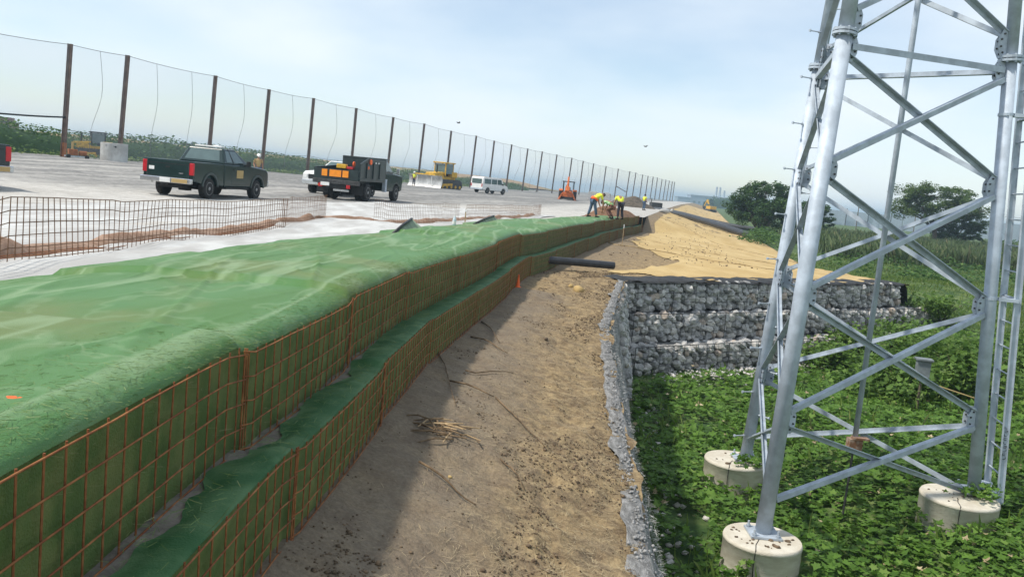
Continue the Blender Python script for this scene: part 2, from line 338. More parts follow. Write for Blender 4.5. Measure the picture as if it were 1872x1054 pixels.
def netmat():
    m, t, b = nodes('net_mesh'); L = t.links.new
    b.inputs['Base Color'].default_value = (0.55, 0.58, 0.62, 1); b.inputs['Roughness'].default_value = 0.9
    tr = t.nodes.new('ShaderNodeBsdfTransparent'); ms = t.nodes.new('ShaderNodeMixShader'); ms.inputs[0].default_value = 0.15
    L(tr.outputs[0], ms.inputs[1]); L(b.outputs[0], ms.inputs[2]); L(ms.outputs[0], t.nodes['Material Output'].inputs['Surface'])
    return m
M['net'] = netmat()
# ------------------------------------------------------------------ terrain
ux = curve([(-3, -1.54), (0, -1.53), (3, -1.53), (5, -1.49), (7.2, -1.41), (10.5, -1.27), (14.2, -.9), (18.9, -.4), (23.4, .1), (27.4, .94), (36.2, 2.59), (45, 4.35), (54.2, 6.24), (66, 9.0)])
JOINT = [-2.4, 0.4, 4.9, 7.6, 10.5, 14.2, 18.9, 23.4, 27.4, 32, 36.5, 41, 45.5, 50, 54.5, 59, 63, 66]
_sx, _sy = [JOINT[0]], [0.0]      # each basket sits a little higher or lower than its neighbours
for _i, _j in enumerate(JOINT[1:-1]): _sx += [_j - .05, _j + .05]; _sy += [0.028 * math.sin(_i * 2.4), 0.028 * math.sin((_i + 1) * 2.4)]
def step_at(y): return np.interp(y, _sx, _sy)
def zt(y): return np.interp(y, [-3, 4, 10, 16, 26, 48, 66], [3.95, 3.92, 3.80, 3.70, 3.60, 3.47, 3.40]) + step_at(y)      # top wire of the upper lift
HU, HL, SET = 0.58, 0.53, 0.33
WALL_END = 66.0
def zl(y): return zt(y) - HU + 0.03 - 0.10 * sm(y, 45, 66)                # top wire of the lower lift
def lx(y): return ux(y) + SET
def toe(y): return zl(y) - HL
GAB0 = np.array([3.2, 24.9]); GU = np.array([.796, .605]); GN = np.array([.605, -.796])
def plateau_z(off, y):
    base = np.interp(y, [-3, 66, 120, 460], [0, 0, 0, 0])
    zw = np.where(np.asarray(y) < 66, zt(y) - 0.05, 3.33)
    far = 3.40 + 0.22 * sm(off, 18, 34) * sm(y, 50, 70) * (1 - sm(y, 90, 130)) - 0.08 * sm(y, 90, 140)
    return zw + (far - zw) * sm(off, 2.5, 16)
def crest_x(y): return np.where(np.asarray(y) < 66, lx(np.minimum(y, 66)), np.interp(y, [66, 84.6, 130, 255, 470], [9.33, 12.9, 21.6, 46.4, 92]))
def crest_z(y): return np.where(np.asarray(y) < 66, toe(np.minimum(y, 66)), 0) + np.where(np.asarray(y) >= 66, toe(66) + (3.33 - toe(66)) * sm(y, 66, 73), 0)
_ry = [-3, 3, 6.33, 7.35, 9.7, 12.08, 16.33, 21.49, 24.9, 34.3, 36.5, 53.5, 92, 176, 300, 470]
_rx = [1.0, 1.12, 1.23, 1.31, 1.42, 1.57, 1.86, 2.62, 3.15, 15.5, 16.4, 17.65, 25.1, 41.8, 68, 104]
_rz = [2.15, 2.15, 2.15, 2.2, 2.25, 2.35, 2.45, 2.5, 2.5, 2.5, 2.3, 1.6, 1.5, 1.25, 1.2, 1.2]
def edge_x(y): return np.interp(y, _ry, _rx)
def edge_z(y): return np.interp(y, _ry, _rz)
def bank_z0(x, y):
    a, b = crest_x(y), edge_x(y); v = np.clip((x - a) / (b - a), 0, 1)
    z0, z1 = crest_z(y), edge_z(y)
    vv = v + 0.10 * np.sin(v * math.pi) * sm(y, 40, 70)
    return z0 + (z1 - z0) * np.clip(vv, 0, 1)
def bank_bump(x, y):
    a = min(1.0, y / 8.0) if y < 25 else 1.0
    n = 0.05 * fbm(x, y, 0, 0.9, 3) + 0.028 * fbm(x, y, 3, 3.1, 3)
    if y < 30:
        a_, b_ = float(crest_x(y)), float(edge_x(y)); r = .25 + float(sm((x - a_) / (b_ - a_), .3, .65))
        n += r * (0.022 * fbm(x, y, 7, 8.0, 3) - 0.035 * abs(noise.noise(Vector((x * 3.2, y * 2.6, 8)))) * r)
    return n
def bank_z(x, y): return float(bank_z0(x, y)) + bank_bump(x, y)
# bank and embankment: one sheet from the wall's toe to the gabion edge, then on to the slope's foot
ys = np.concatenate([np.arange(-2.8, 1.5, .3), np.arange(1.5, 12, .07), np.arange(12, 26, .13), np.arange(26, 40, .35), np.arange(40, 80, 1.0), np.arange(80, 200, 4), np.arange(200, 471, 18)])
NV = 70; vv = np.linspace(0, 1, NV)
P = np.zeros((len(ys), NV, 3)); MU = np.zeros((len(ys), NV))
for i, y in enumerate(ys):
    a, b = float(crest_x(y)) - 0.06, float(edge_x(y)) + 0.05
    for j, v in enumerate(vv):
        x = a + (b - a) * v
        rag = 0.10 * noise.noise(Vector((y * 1.3, 2.2, 0))) + 0.06 * noise.noise(Vector((y * 4.1, 5.2, 0))) if (j == NV - 1 and y < 24) else 0
        n = bank_bump(x, y); ed = min(1, v * 8)
        P[i, j] = (x + rag, y, float(bank_z0(x, y)) + n * ed)
        MU[i, j] = (0.9 * float(sm(v, .28, .72)) + .05) if y < 20 else (.35 + .65 * float(sm(v, .0, .25)))
bank = link('bank', grid_mesh('bank', P, {'mixu': MU}), M['bank'], smooth=True); tag(bank, kind='structure')
# straw-coloured erosion blanket laid on the far slope
ysb = np.concatenate([np.arange(27.4, 40, .35), np.arange(40, 80, 1.0), np.arange(80, 300, 5)]); NB = 44
P = np.zeros((len(ysb), NB, 3))
for i, y in enumerate(ysb):
    a, b = float(crest_x(y)), float(edge_x(y)); 
    st = 0.34 + 0.05 * noise.noise(Vector((y * .35, 1, 0))) - .26 * float(sm(y, 28, 52)); en = 0.985 + .02 * noise.noise(Vector((y * .5, 7, 0)))
    for j in range(NB):
        v = st + (en - st) * j / (NB - 1); x = a + (b - a) * v
        P[i, j] = (x, y, float(bank_z0(x, y)) + bank_bump(x, y) + 0.03)
blanket = link('erosion_blanket', grid_mesh('erosion_blanket', P), M['tan'], smooth=True)
tag(blanket, 'straw coloured erosion control blanket spread over the slope above the gabions', 'blanket')
for (x0, y0), (x1, y1) in (((7.6, 56), (16.2, 39.5)), ((12.2, 79), (18.2, 55)), ((4.6, 44), (13.2, 35.2)), ((17, 105), (23.5, 88))):
    pts = []
    for q in range(25):
        u = q / 24; x, y = x0 + (x1 - x0) * u, y0 + (y1 - y0) * u; pts.append((x, y, float(bank_z0(x, y)) + bank_bump(x, y) + .04))
    MB().tube(pts, 0.022, 5).build('seam', M['tan_dark'], blanket, smooth=True)
# plateau: haul road and gravel working area
offs = np.concatenate([[0, .3, .6, 1, 1.5, 2, 2.6, 3.2], np.arange(4, 46, .5), [47, 50, 54, 58, 64, 70, 80, 90, 105, 120, 140, 160]])
ysp = np.concatenate([np.arange(-3, 10, .5), np.arange(10, 30, .8), np.arange(30, 84, .7), np.arange(84, 140, 2.0), np.arange(140, 471, 10)])
P = np.zeros((len(ysp), len(offs), 3)); MU = np.zeros((len(ysp), len(offs)))
for i, y in enumerate(ysp):
    xr = float(ux(y)) - 0.35 if y < 66 else float(crest_x(y)) + .02
    for j, o_ in enumerate(offs):
        x = xr - o_
        n = 0.06 * fbm(x, y, 4, .35, 3) * min(1, o_ / 4) + 0.05 * fbm(x, y, 9, 1.1, 2) * float(sm(o_, 8, 14))
        lane = noise.noise(Vector((x * .42 - y * .13, y * .035 + x * .011, 2))) + .5 * noise.noise(Vector((x * 1.3 - y * .40, y * .05, 5)))
        P[i, j] = (x, y, float(plateau_z(o_, y)) + n + (.045 * noise.noise(Vector((x * 1.3, y * 1.3, 7))) if 38 < y < 80 and o_ > 12 else 0))
        MU[i, j] = float(sm(y, 28, 38)) * float(sm(o_, 7, 11)) * (0.80 + .75 * lane) + .2 * float(sm(y, 60, 68))
road = link('haul_road', grid_mesh('haul_road', P[:, ::-1], {'mixu': MU[:, ::-1]}), M['gravel'], smooth=True); tag(road, kind='structure')
def road_z(x, y):
    xr = float(ux(y)) - 0.35 if y < 66 else float(crest_x(y)) + .02
    o_ = max(0, xr - x)
    return float(plateau_z(o_, y)) + 0.06 * fbm(x, y, 4, .35, 3) * min(1, o_ / 4) + 0.05 * fbm(x, y, 9, 1.1, 2) * float(sm(o_, 8, 14))
# field: low ground round the tower, higher behind the gabions, out to the horizon
def field_z(x, y):
    x = np.asarray(x, float); y = np.asarray(y, float)
    dx, dy = x - GAB0[0], y - GAB0[1]
    s_ = dx * GU[0] + dy * GU[1]; b = -(dx * GN[0] + dy * GN[1])
    hi = np.interp(y, [0, 30, 40, 55, 95, 180, 600, 4000], [2.1, 2.1, 1.95, 1.45, 1.35, 1.05, 0.9, -6])
    step = sm(b, .6, 1.2); ramp = sm(b, -8, 6)
    k = sm(s_, 14.2, 17)
    t = step * (1 - k) + ramp * k
    lo = 0.72 * sm(x, 4.6, 7.4) * sm(y, 26, 16) + 0.12 * sm(x, 8, 14)
    under = sm(s_, -1, -14) * 0          # under the plateau
    return lo + (hi - lo) * t
gx = np.concatenate([[-3500, -1500, -700, -350, -180, -100, -60, -30, -12], np.arange(-4, 26, .55), np.arange(26, 60, 2.5), [65, 75, 90, 110, 140, 180, 250, 350, 600, 1100, 2000, 3500]])
gy = np.concatenate([[-40, -20, -8, -3], np.arange(0, 46, .55), np.arange(46, 90, 3), np.arange(90, 260, 12), [270, 330, 450, 700, 1100, 1800, 2800, 4000]])
XX, YY = np.meshgrid(gx, gy)
Z = field_z(XX, YY)
for i in range(Z.shape[0]):
    for j in range(Z.shape[1]):
        if abs(XX[i, j]) < 120 and YY[i, j] < 260: Z[i, j] += 0.10 * fbm(XX[i, j], YY[i, j], 2, .22, 3)
        # keep the sheet below the embankment and plateau
        if XX[i, j] < float(edge_x(min(470, YY[i, j]))) - 0.4 and YY[i, j] < 480: Z[i, j] = min(Z[i, j], 0.9 if YY[i, j] > 30 else -0.1)
ground = link('ground', grid_mesh('ground', np.stack([XX, YY, Z], -1)), M['field'], smooth=True); tag(ground, kind='structure')
def fz(x, y): return float(field_z(x, y)) + 0.10 * fbm(x, y, 2, .22, 3)
# brown hill beyond the fence
P = np.zeros((50, 16, 3))
for i in range(50):
    t = i / 49; cx = -150 + 165 * t; cy = 120 + 215 * t; top = 6.35 - 0.1 * t - 3.6 * float(sm(t, .86, 1.0)) + .35 * noise.noise(Vector((t * 9, 1, 1)))
    for j in range(16):
        s_ = (j - 3) / 3.0
        h = math.exp(-max(0, -s_) ** 2 * 1.2) if s_ < 0 else 1.0
        wv = s_ * 16
        P[i, j] = (cx - .79 * wv, cy + .61 * wv, 2.6 + (top - 2.6) * h + 0.3 * fbm(cx, cy + wv, 0, .06, 3))
hill = link('hill', grid_mesh('hill', P), M['hill'], smooth=True); tag(hill, kind='structure')

# ------------------------------------------------------------------ green geotextile wall, two lifts
def kink(y, seed):               # every basket bulges between its joints
    for a, b in zip(JOINT[:-1], JOINT[1:]):
        if a <= y <= b: return math.sin(math.pi * (y - a) / (b - a)) * (0.5 + 0.5 * noise.noise(Vector((a * 1.7, seed, 0))))
    return 0.0
yst = np.concatenate([np.arange(-2.2, .6, .2), np.arange(0.6, 9, .05), np.arange(9, 20, .1), np.arange(20, 40, .3), np.arange(40, 54.6, .8)])
xback = curve([(-3, -4.3), (4, -4.25), (7, -4.1), (7.8, -3.97), (10.3, -3.9), (15.2, -3.64), (18.9, -2.95), (26.3, -1.9), (32, -.95), (39.9, 1.2), (50.8, 4.2), (56, 5.4)])
upper = empty('retaining_wall_lift', (0, 0, 0), 0, 'upper green fabric wrapped wall lift with rusty wire grid face, its broad top creased', 'retaining wall')
lower = empty('retaining_wall_lift', (0, 0, 0), 0, 'lower green wall lift with rusty wire grid face standing on the bare bank', 'retaining wall')
def wrinkle(x, y, d):
    def cr(n, w_): return math.exp(-(n / w_) ** 2)
    n = 0.030 * noise.noise(Vector((x * .8, y * .30, 1.0)))
    m1 = float(sm(noise.noise(Vector((x * .7, y * .25, 21))), -.25, .2)); m2 = float(sm(noise.noise(Vector((x * .6, y * .3, 31))), -.2, .25))
    n += 0.018 * cr(noise.noise(Vector((x * 1.5 + y * .10, y * .13, 4.0))), .055) * m1
    n += 0.013 * cr(noise.noise(Vector((x * 2.2 - y * .22 + 1.5, y * .17 + x * .3, 6.0))), .05) * m2
    n += 0.014 * cr(noise.noise(Vector((x * 1.1 + y * .25 + 5, y * .12, 9.0))), .045) * (1 - m1)
    n += 0.011 * cr(noise.noise(Vector((x * 1.2 + y * .9, y * .45 - x * .6, 11.0))), .045) * (m2 if y < 9 else .3 * m2)
    n += 0.004 * noise.noise(Vector((x * 5, y * 4, 3)))
    return n
NT = 130
def top_row(y):
    xf = float(ux(y)) + 0.035 * kink(y, 1); xb = float(xback(y)) + 0.07 * noise.noise(Vector((y * .8, 9, 0))) + .04 * noise.noise(Vector((y * 2.4, 4, 0)))
    z0 = float(zt(y)); row = []
    for j in range(NT):
        v = j / (NT - 1); v = v ** 0.85; x = xb + (xf - 0.24 - xb) * v
        bul = 0.085 + 0.02 * kink(y, 4) if v > 0 else 0
        z = z0 + 0.012 + bul * float(sm(v, 0, .35)) + wrinkle(x, y, v) * float(sm(v, 0, .08)) * (1 - .6 * float(sm(v, .9, 1)))
        row.append((x, y, z))
    zl_ = row[-1][2]; zb = z0 + 0.01
    sg = 0.018 * noise.noise(Vector((y * 1.4, 3, 8))) + .012 * noise.noise(Vector((y * 5, 3, 8)))
    for k in range(1, 9):                                   # rolled front edge
        a = k / 8 * math.pi / 2
        row.append((xf - 0.24 + (0.225 + sg) * math.sin(a), y, zb + (zl_ - zb) * math.cos(a)))
    return row, xf
rows = []
for y in yst: rows.append(top_row(y)[0])
top = link('fabric_top', grid_mesh('fabric_top', np.array(rows)), M['fabric'], upper, smooth=True)
def face_rows(yy, fx, zt_, h, seed, lean=0.0):
    out = []
    for y in yy:
        x0 = float(fx(y)) + 0.035 * kink(y, seed); z0 = float(zt_(y)); r = []
        for j in range(13):
            v = j / 12
            b = 0.012 * math.sin(v * math.pi * 4) ** 2 + 0.022 * noise.noise(Vector((y * 2.3, v * 2.2, seed))) 
            r.append((x0 - 0.028 + b + lean * v, y, z0 + 0.012 - (h + 0.02) * v))
        out.append(r)
    return np.array(out)
yfull = np.concatenate([np.arange(-2.2, .6, .2), np.arange(0.6, 9, .06), np.arange(9, 20, .14), np.arange(20, 66.1, .4)])
link('fabric_face', grid_mesh('fabric_face', face_rows(yfull, ux, zt, HU, 1)[:, ::-1]), M['fabric_face'], upper, smooth=True)
link('fabric_face', grid_mesh('fabric_face', face_rows(yfull, lx, zl, HL, 2)[:, ::-1]), M['fabric_face'], lower, smooth=True)
# ledge: soil strip and the lower lift's wrapped fabric
P = np.array([[(float(ux(y)) - .04 + .34 * k / 5, y, float(zl(y)) - 0.035 + .012 * noise.noise(Vector((y * 6, k * 1.7, 0)))) for k in range(6)] for y in yfull])
link('soil_strip', grid_mesh('soil_strip', P), M['ledge_soil'], lower, smooth=True)
rows = []
for y in yfull:
    op = 1 - float(sm(y, 6.8, 9.5)); rg = 1.2 * noise.noise(Vector((y * .9, 3.3, 0))) + .7 * noise.noise(Vector((y * 2.7, 8.3, 0))) + .35 * noise.noise(Vector((y * 7.1, 1.1, 0)))
    x0 = float(ux(y)) + 0.01 + op * max(0.0, 0.045 + 0.15 * rg); xf = float(lx(y)) + 0.035 * kink(y, 2); r = []
    for k in range(10):
        v = k / 9; x = x0 + (xf - 0.07 - x0) * v
        r.append((x, y, float(zl(y)) - 0.02 + .035 * float(sm(v, 0, .8)) + 0.012 * noise.noise(Vector((x * 9 + y * 5, y * 3.1, 4))) * (1 if k else 0)))
    zz_ = r[-1][2]
    for k in range(1, 6):
        a = k / 5 * math.pi / 2; r.append((xf - 0.07 + 0.062 * math.sin(a), y, float(zl(y)) + (zz_ - float(zl(y))) * math.cos(a)))
    rows.append(r)
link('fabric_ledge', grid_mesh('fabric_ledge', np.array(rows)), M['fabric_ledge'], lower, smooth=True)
# wires: near ones single, far ones joined
WR = 0.0048
vw = {}
for key, h in (('u', HU), ('l', HL)):
    vw[key] = MB().tube([(0, 0, 0.02), (0, 0, -h - 0.03)], WR, 5).mesh('wire'); vw[key].materials.append(M['rust_wire'])
def wire_lift(parent, fx, zt_, h, seed, key, ynear, y0):
    far = MB(); cnt = 0
    y = y0
    while y < 66:
        x = float(fx(y)) + 0.035 * kink(y, seed) + 0.006
        jit = random.uniform(-.012, .012)
        if y < ynear:
            inst('wire', vw[key], parent, (x, y + jit, float(zt_(y))), (random.uniform(-.03, .03), random.uniform(-.01, .02), 0)); cnt += 1
        else:
            far.tube([(x, y + jit, float(zt_(y)) + .02), (x, y + jit + random.uniform(-.02, .02), float(zt_(y)) - h - .03)], WR * 1.05, 4, cap=False)
        y += 0.155
    for a, b in zip(JOINT[:-1], JOINT[1:]):
        for k in range(5):
            n = 14; pts = []
            for q in range(n + 1):
                yy = a + (b - a) * q / n - .03 + .06 * q / n
                pts.append((float(fx(yy)) + 0.035 * kink(yy, seed) + 0.014, yy, float(zt_(yy)) - h * k / 4 + 0.006 * noise.noise(Vector((yy * 2, k * 3.1, seed))) + (.008 * kink(yy, seed + k) if k < 4 else 0)))
            if a < ynear: MB().tube(pts, WR, 5).build('wire', M['rust_wire'], parent, smooth=True); cnt += 1
            else: far.tube(pts, WR * 1.05, 4, cap=False)
        # doubled, heavier end bars where baskets lap
        x = float(fx(b)); mb = MB().tube([(x + .016, b - .015, float(zt_(b)) + .03), (x + .016, b - .02, float(zt_(b)) - h - .05)], .0065, 5).tube([(x + .014, b + .03, float(zt_(b)) + .02), (x + .014, b + .04, float(zt_(b)) - h - .04)], .0055, 5)
        mb.build('lap_bar', M['rust_wire'], parent)
    f = far.build('wire_grid', M['dark_wire'], parent); f['kind'] = 'stuff'
    return cnt
wire_lift(upper, ux, zt, HU, 1, 'u', 24, -2.0)
wire_lift(lower, lx, zl, HL, 2, 'l', 24, -2.0)
# fibres and straw on the rolled edge
n = 15000
ya = 1.2 + 17 * RNG.random(n) ** 2.0; P = []
for y in ya:
    r = random.random(); xf = float(ux(y)); z0 = float(zt(y))
    a = (r ** .7) * math.pi / 2
    if random.random() < .25: xo = -0.24 - random.random() * .35; zo = .10
    else: xo = -0.24 + .235 * math.sin(a); zo = .012 + .10 * math.cos(a)
    P.append((xf + xo, y, z0 + zo + .006))
strip = [(-.5, -.02, 0), (.5, -.02, .1), (.5, .02, .1), (-.5, .02, 0)]
f = scatter('fibre', P, RNG.uniform(.015, .05, n), strip, [(0, 1, 2, 3)], M['fiber'], .9, upper); f['kind'] = 'stuff'
n = 1500; P = [(float(ux(y)) + random.uniform(0.05, .31), y, float(zl(y)) + .04) for y in 2.8 + 12 * RNG.random(n)]
f = scatter('fibre', P, RNG.uniform(.02, .08, n), strip, [(0, 1, 2, 3)], M['fiber'], .4, lower); f['kind'] = 'stuff'
# straw caught in the near wire faces
P = []
for q in range(110):
    y = random.uniform(2.3, 8); P.append((float(ux(y)) + .02, y, float(zt(y)) - random.uniform(0, .55)))
f = scatter('straw', P, RNG.uniform(.03, .09, len(P)), [(-.5, -.008, 0), (.5, -.006, .1), (.5, .006, .1), (-.5, .008, 0)], [(0, 1, 2, 3)], M['straw'], 1.3, upper); f['kind'] = 'stuff'

# unfilled wire baskets beyond the end of the green cover, with red-brown fill
fill = []
for i in range(26):
    y = 52.6 + 13.2 * i / 25; xf = float(ux(y)) - .05; r = []
    for k in range(14):
        v = k / 13; hgt = 0.62 * math.sin(math.pi * min(1, max(0, v * 1.0))) ** .7 * float(sm(i, 1, 7)) * (1 - float(sm(i, 20, 25)))
        r.append((xf - 2.2 + 2.2 * v, y, float(zt(y)) - .03 + hgt * (.75 + .5 * fbm(xf + v * 2, y, 0, 1.2, 3))))
    fill.append(r)
o = link('dirt_pile', grid_mesh('dirt_pile', np.array(fill)), M['brown_dirt'], smooth=True)
tag(o, 'red brown fill soil heaped behind the wire face where workers bend', 'dirt pile')

# white geotextile sheets behind the green cover
def sheet(y0, y1, o0, o1, lift, seed, label):
    yy = np.arange(y0, y1, .22 if y1 < 32 else .5); rows = []
    for y in yy:
        r = []; a = o0 + .12 * noise.noise(Vector((y * .7, seed, 0))); b = o1 + .15 * noise.noise(Vector((y * .6, seed + 4, 0)))
        for k in range(15):
            off = a + (b - a) * k / 14; x = float(ux(min(y, 66))) - .35 - off
            wr = 0.035 * (1 - abs(noise.noise(Vector((off * 1.1 + seed, y * .28, seed))) * 2.5)) + .012 * noise.noise(Vector((off * 3, y * 1.1, seed)))
            r.append((x, y, road_z(x, y) + lift + (wr if 0 < k < 14 else 0)))
        rows.append(r[::-1])
    o = link('geotextile_sheet', grid_mesh('geotextile_sheet', np.array(rows)), M['white_sheet'], smooth=True)
    tag(o, label, 'geotextile sheet', 'white geotextile sheets on the working area')
sheet(3, 46, 2.2, 4.6, .035, 1, 'white geotextile strip between the green cover and the standing wire panels')
sheet(4, 48, 4.4, 7.4, .015, 2, 'white geotextile strip just behind the standing wire panels')
sheet(6, 44, 7.2, 10.4, .03, 3, 'white geotextile strip farthest from the green wall, before the pickup truck')
# ------------------------------------------------------------------ gabions
def stone_mesh(i):
    bm = bmesh.new(); bmesh.ops.create_cube(bm, size=1.0)
    bmesh.ops.subdivide_edges(bm, edges=bm.edges[:], cuts=1, use_grid_fill=True)
    for v in bm.verts:
        d = v.co.normalized(); k = 0.52 + 0.13 * noise.noise(d * 1.6 + Vector((i * 5.3, 0, 0))) + .05 * noise.noise(d * 4 + Vector((i * 9.3, 2, 0)))
        v.co = d * k
    rs = random.Random(i)
    for q in range(6):
        nn = Vector((rs.gauss(0, 1), rs.gauss(0, 1), rs.gauss(0, 1))).normalized(); lim = rs.uniform(.30, .42)
        for v in bm.verts:
            e = v.co.dot(nn) - lim
            if e > 0: v.co -= nn * e
    me = bpy.data.meshes.new('stone'); bm.to_mesh(me); bm.free()
    return me
STONE = []
for i in range(14):
    me = stone_mesh(i); me.materials.append(M[['stone_a', 'stone_b', 'stone_c', 'stone_a', 'stone_b', 'stone_d', 'stone_a', 'stone_c', 'stone_b', 'stone_a', 'stone_a', 'stone_b', 'stone_a', 'stone_c'][i]]); STONE.append(me)
ICO5 = [(math.cos(a) * .5, math.sin(a) * .5, 0) for a in np.arange(0, 6.2, 1.2566)] + [(0, 0, .38), (0, 0, -.38)]
ICF5 = [(k, (k + 1) % 5, 5) for k in range(5)] + [((k + 1) % 5, k, 6) for k in range(5)]
gdir = Vector((GU[0], GU[1], 0)); gn = Vector((GN[0], GN[1], 0)); gang = math.atan2(GU[1], GU[0])
def gabion(fwd, s0, s1, z0, z1, size, label, lid):
    base = Vector((GAB0[0], GAB0[1], 0)) + gn * fwd
    t = empty('gabion_tier', base + gdir * ((s0 + s1) / 2) + Vector((0, 0, z0)), gang, label, 'gabion', 'gabion tiers stepping up the cut')
    Lh = (s1 - s0) / 2; h = z1 - z0                       # local: x along, y away from the camera (behind), z up
    MB().box((0, .62, h / 2), (2 * Lh - .06, 1.0, h - .08)).build('core', M['core'], t)
    pts = []; dmin = size * .62; tries = 0
    while len(pts) < (225 if lid else 288) and tries < 30000:
        tries += 1
        if tries % 6000 == 0: dmin *= .9
        x, z = random.uniform(-Lh + .06, Lh - .06), random.uniform(.07, h - .06)
        if all((x - a) ** 2 * .55 + (z - b) ** 2 > dmin * dmin for a, b in pts): pts.append((x, z))
    for x, z in pts:
        big = random.uniform(.8, 1.3); ed = min(1, min(z, h - z) / .16)
        inst('stone', random.choice(STONE), t, (x, .13 - .07 * ed + random.uniform(-.05, .04), z), (random.uniform(-.5, .5), random.uniform(-.5, .5), random.uniform(0, 6.28)), (size * 1.30 * big, size * 1.1 * big, size * .90 * big))
    SP = [(random.uniform(-Lh + .05, Lh - .05), .16 + random.uniform(-.03, .04), random.uniform(.04, h - .04)) for q in range(900)]
    f = scatter('small_stones', SP, RNG.uniform(.09, .17, len(SP)), ICO5, ICF5, M['stone_a'], 1.2, t); f['kind'] = 'stuff'
    if lid:
        for q in range(70):
            inst('stone', random.choice(STONE), t, (random.uniform(-Lh + .1, Lh - .1), random.uniform(.2, .55), h - .04 + random.uniform(-.04, .02)), (random.uniform(-.4, .4), random.uniform(-.4, .4), random.uniform(0, 6.28)), (size * 1.4, size * 1.2, size * .6))
    wire = MB(); yy = -.06
    for k in range(int(2 * Lh / .5) + 1):
        x = -Lh + k * .5; wire.tube([(x, yy, .0), (x, yy - .02, h / 2), (x, yy, h)], .006 if k % 4 else .014, 4, cap=False)
    for k in range(4): wire.tube([(-Lh, yy, h * k / 3), (0, yy - .02, h * k / 3), (Lh, yy, h * k / 3)], .006 if k in (1, 2) else .012, 4, cap=False)
    f = wire.build('basket_wire', M['dark_steel'], t); f['kind'] = 'stuff'
    return t
g1 = gabion(0.0, 0.0, 14.9, 1.62, 2.48, .27, 'top gabion tier of rounded grey stones below the straw slope', False)
g2 = gabion(.35, 0.1, 16.6, .78, 1.62, .27, 'middle gabion tier of grey stones reaching farthest right into the plants', False)
g3 = gabion(.95, -0.3, 13.4, -.05, .80, .25, 'bottom gabion tier of dark grey stones with a pale top ledge, weeds at its foot', True)
# black geotextile lapping over the top tier
rows = []
for i in range(75):
    s_ = -.1 + 15.15 * i / 74; p = Vector((GAB0[0], GAB0[1], 0)) + gdir * s_
    sag = .05 * noise.noise(Vector((s_ * 1.2, 0, 0))) + .04 * noise.noise(Vector((s_ * 3.7, 2, 0)))
    rows.append([tuple(p + gn * d + Vector((0, 0, z + sag))) for d, z in ((-.9, 2.56), (-.4, 2.55), (-.1, 2.54), (.03, 2.515), (.05, 2.50 + sag * .5))])
for k in range(6):                                         # folded down over the right-hand end
    s_ = 15.05 + .08 * k; p = Vector((GAB0[0], GAB0[1], 0)) + gdir * s_; dz = [0, .06, .2, .42, .68, .85][k]
    rows.append([tuple(p + gn * d + Vector((0, 0, z - dz))) for d, z in ((-.9, 2.56), (-.4, 2.55), (-.1, 2.54), (.03, 2.515), (.07, 2.46))])
o = link('geotextile_flap', grid_mesh('geotextile_flap', np.array(rows)), M['black_geo'], smooth=True)
tag(o, 'black geotextile edge folded over the top gabion tier', 'geotextile')
# return wall along the bank's edge: ragged grey geotextile over stones
ret = empty('gabion_return', (2.5, 14, 0), 0, 'gabion wall draped in ragged grey geotextile along the bank edge', 'gabion')
rows = []
for y in np.arange(3, 25.3, .12):
    ex, ez = float(edge_x(y)), float(edge_z(y)); bx_ = np.interp(y, [3, 11, 13.5, 17.5, 22.8, 25], [1.98, 2.26, 2.42, 2.72, 3.30, 3.55]); r = []
    out = float(sm(y, 16, 19.5))
    for k in range(15):
        v = k / 14
        if k == 0: x, z = ex - .16 + .10 * noise.noise(Vector((y * 2.1, 1, 0))), ez + .035
        elif k == 1: x, z = ex + .02, ez + .02
        else:
            vv_ = (k - 1) / 13; x = ex + .04 + (bx_ - ex) * vv_ ** 1.15; z = ez - (ez + .1) * vv_
        q = (.11 * noise.noise(Vector((y * 1.1, v * 3.2, 0))) + .06 * noise.noise(Vector((y * 3.4, v * 7, 5)))) * (1 if k > 1 else .3)
        r.append((x - 2.5 + q - (.10 if k > 4 and y > 20 else 0), y - 14, z + .05 * noise.noise(Vector((y * 2.6, v * 5, 9)))))
    rows.append(r)
link('geotextile_cover', grid_mesh('geotextile_cover', np.array(rows)), M['geo_grey'], ret, smooth=True)
for q in range(170):                                      # stones showing near the inner corner
    y = random.uniform(20.6, 25.0); vv_ = random.random(); ex, ez = float(edge_x(y)), float(edge_z(y)); bx_ = np.interp(y, [17.5, 22.8, 25], [2.72, 3.30, 3.55])
    inst('stone', random.choice(STONE), ret, (ex + .03 + (bx_ - ex) * vv_ - 2.5, y - 14, max(.05, ez - .12 - (ez - .05) * vv_)), (random.uniform(-1, 1), random.uniform(-1, 1), random.uniform(0, 6)), (.26, .27, .22))
P = []
for q in range(4200):
    y = random.uniform(4.5, 22); ex, ez = float(edge_x(y)), float(edge_z(y)); bx_ = np.interp(y, [3, 11, 13.5, 17.5, 22.8, 25], [1.98, 2.26, 2.42, 2.72, 3.30, 3.55]); v = random.random() ** 2
    P.append((ex + .06 + (bx_ - ex) * v ** 1.15 - 2.5 + .05, y - 14, ez - (ez + .1) * v + .03))
o = scatter('frayed_thread', P, RNG.uniform(.03, .10, len(P)), [(-.5, -.012, 0), (.5, -.008, .15), (.5, .008, .15), (-.5, .012, 0)], [(0, 1, 2, 3)], M['thread'], .35, ret); o['kind'] = 'stuff'
P = []
for q in range(1400):
    y = random.uniform(4.5, 22); ex, ez = float(edge_x(y)), float(edge_z(y)); k = random.gauss(0, .07); P.append((ex + k - 2.5, y - 14, ez + .035 - max(0, k) * 1.2))
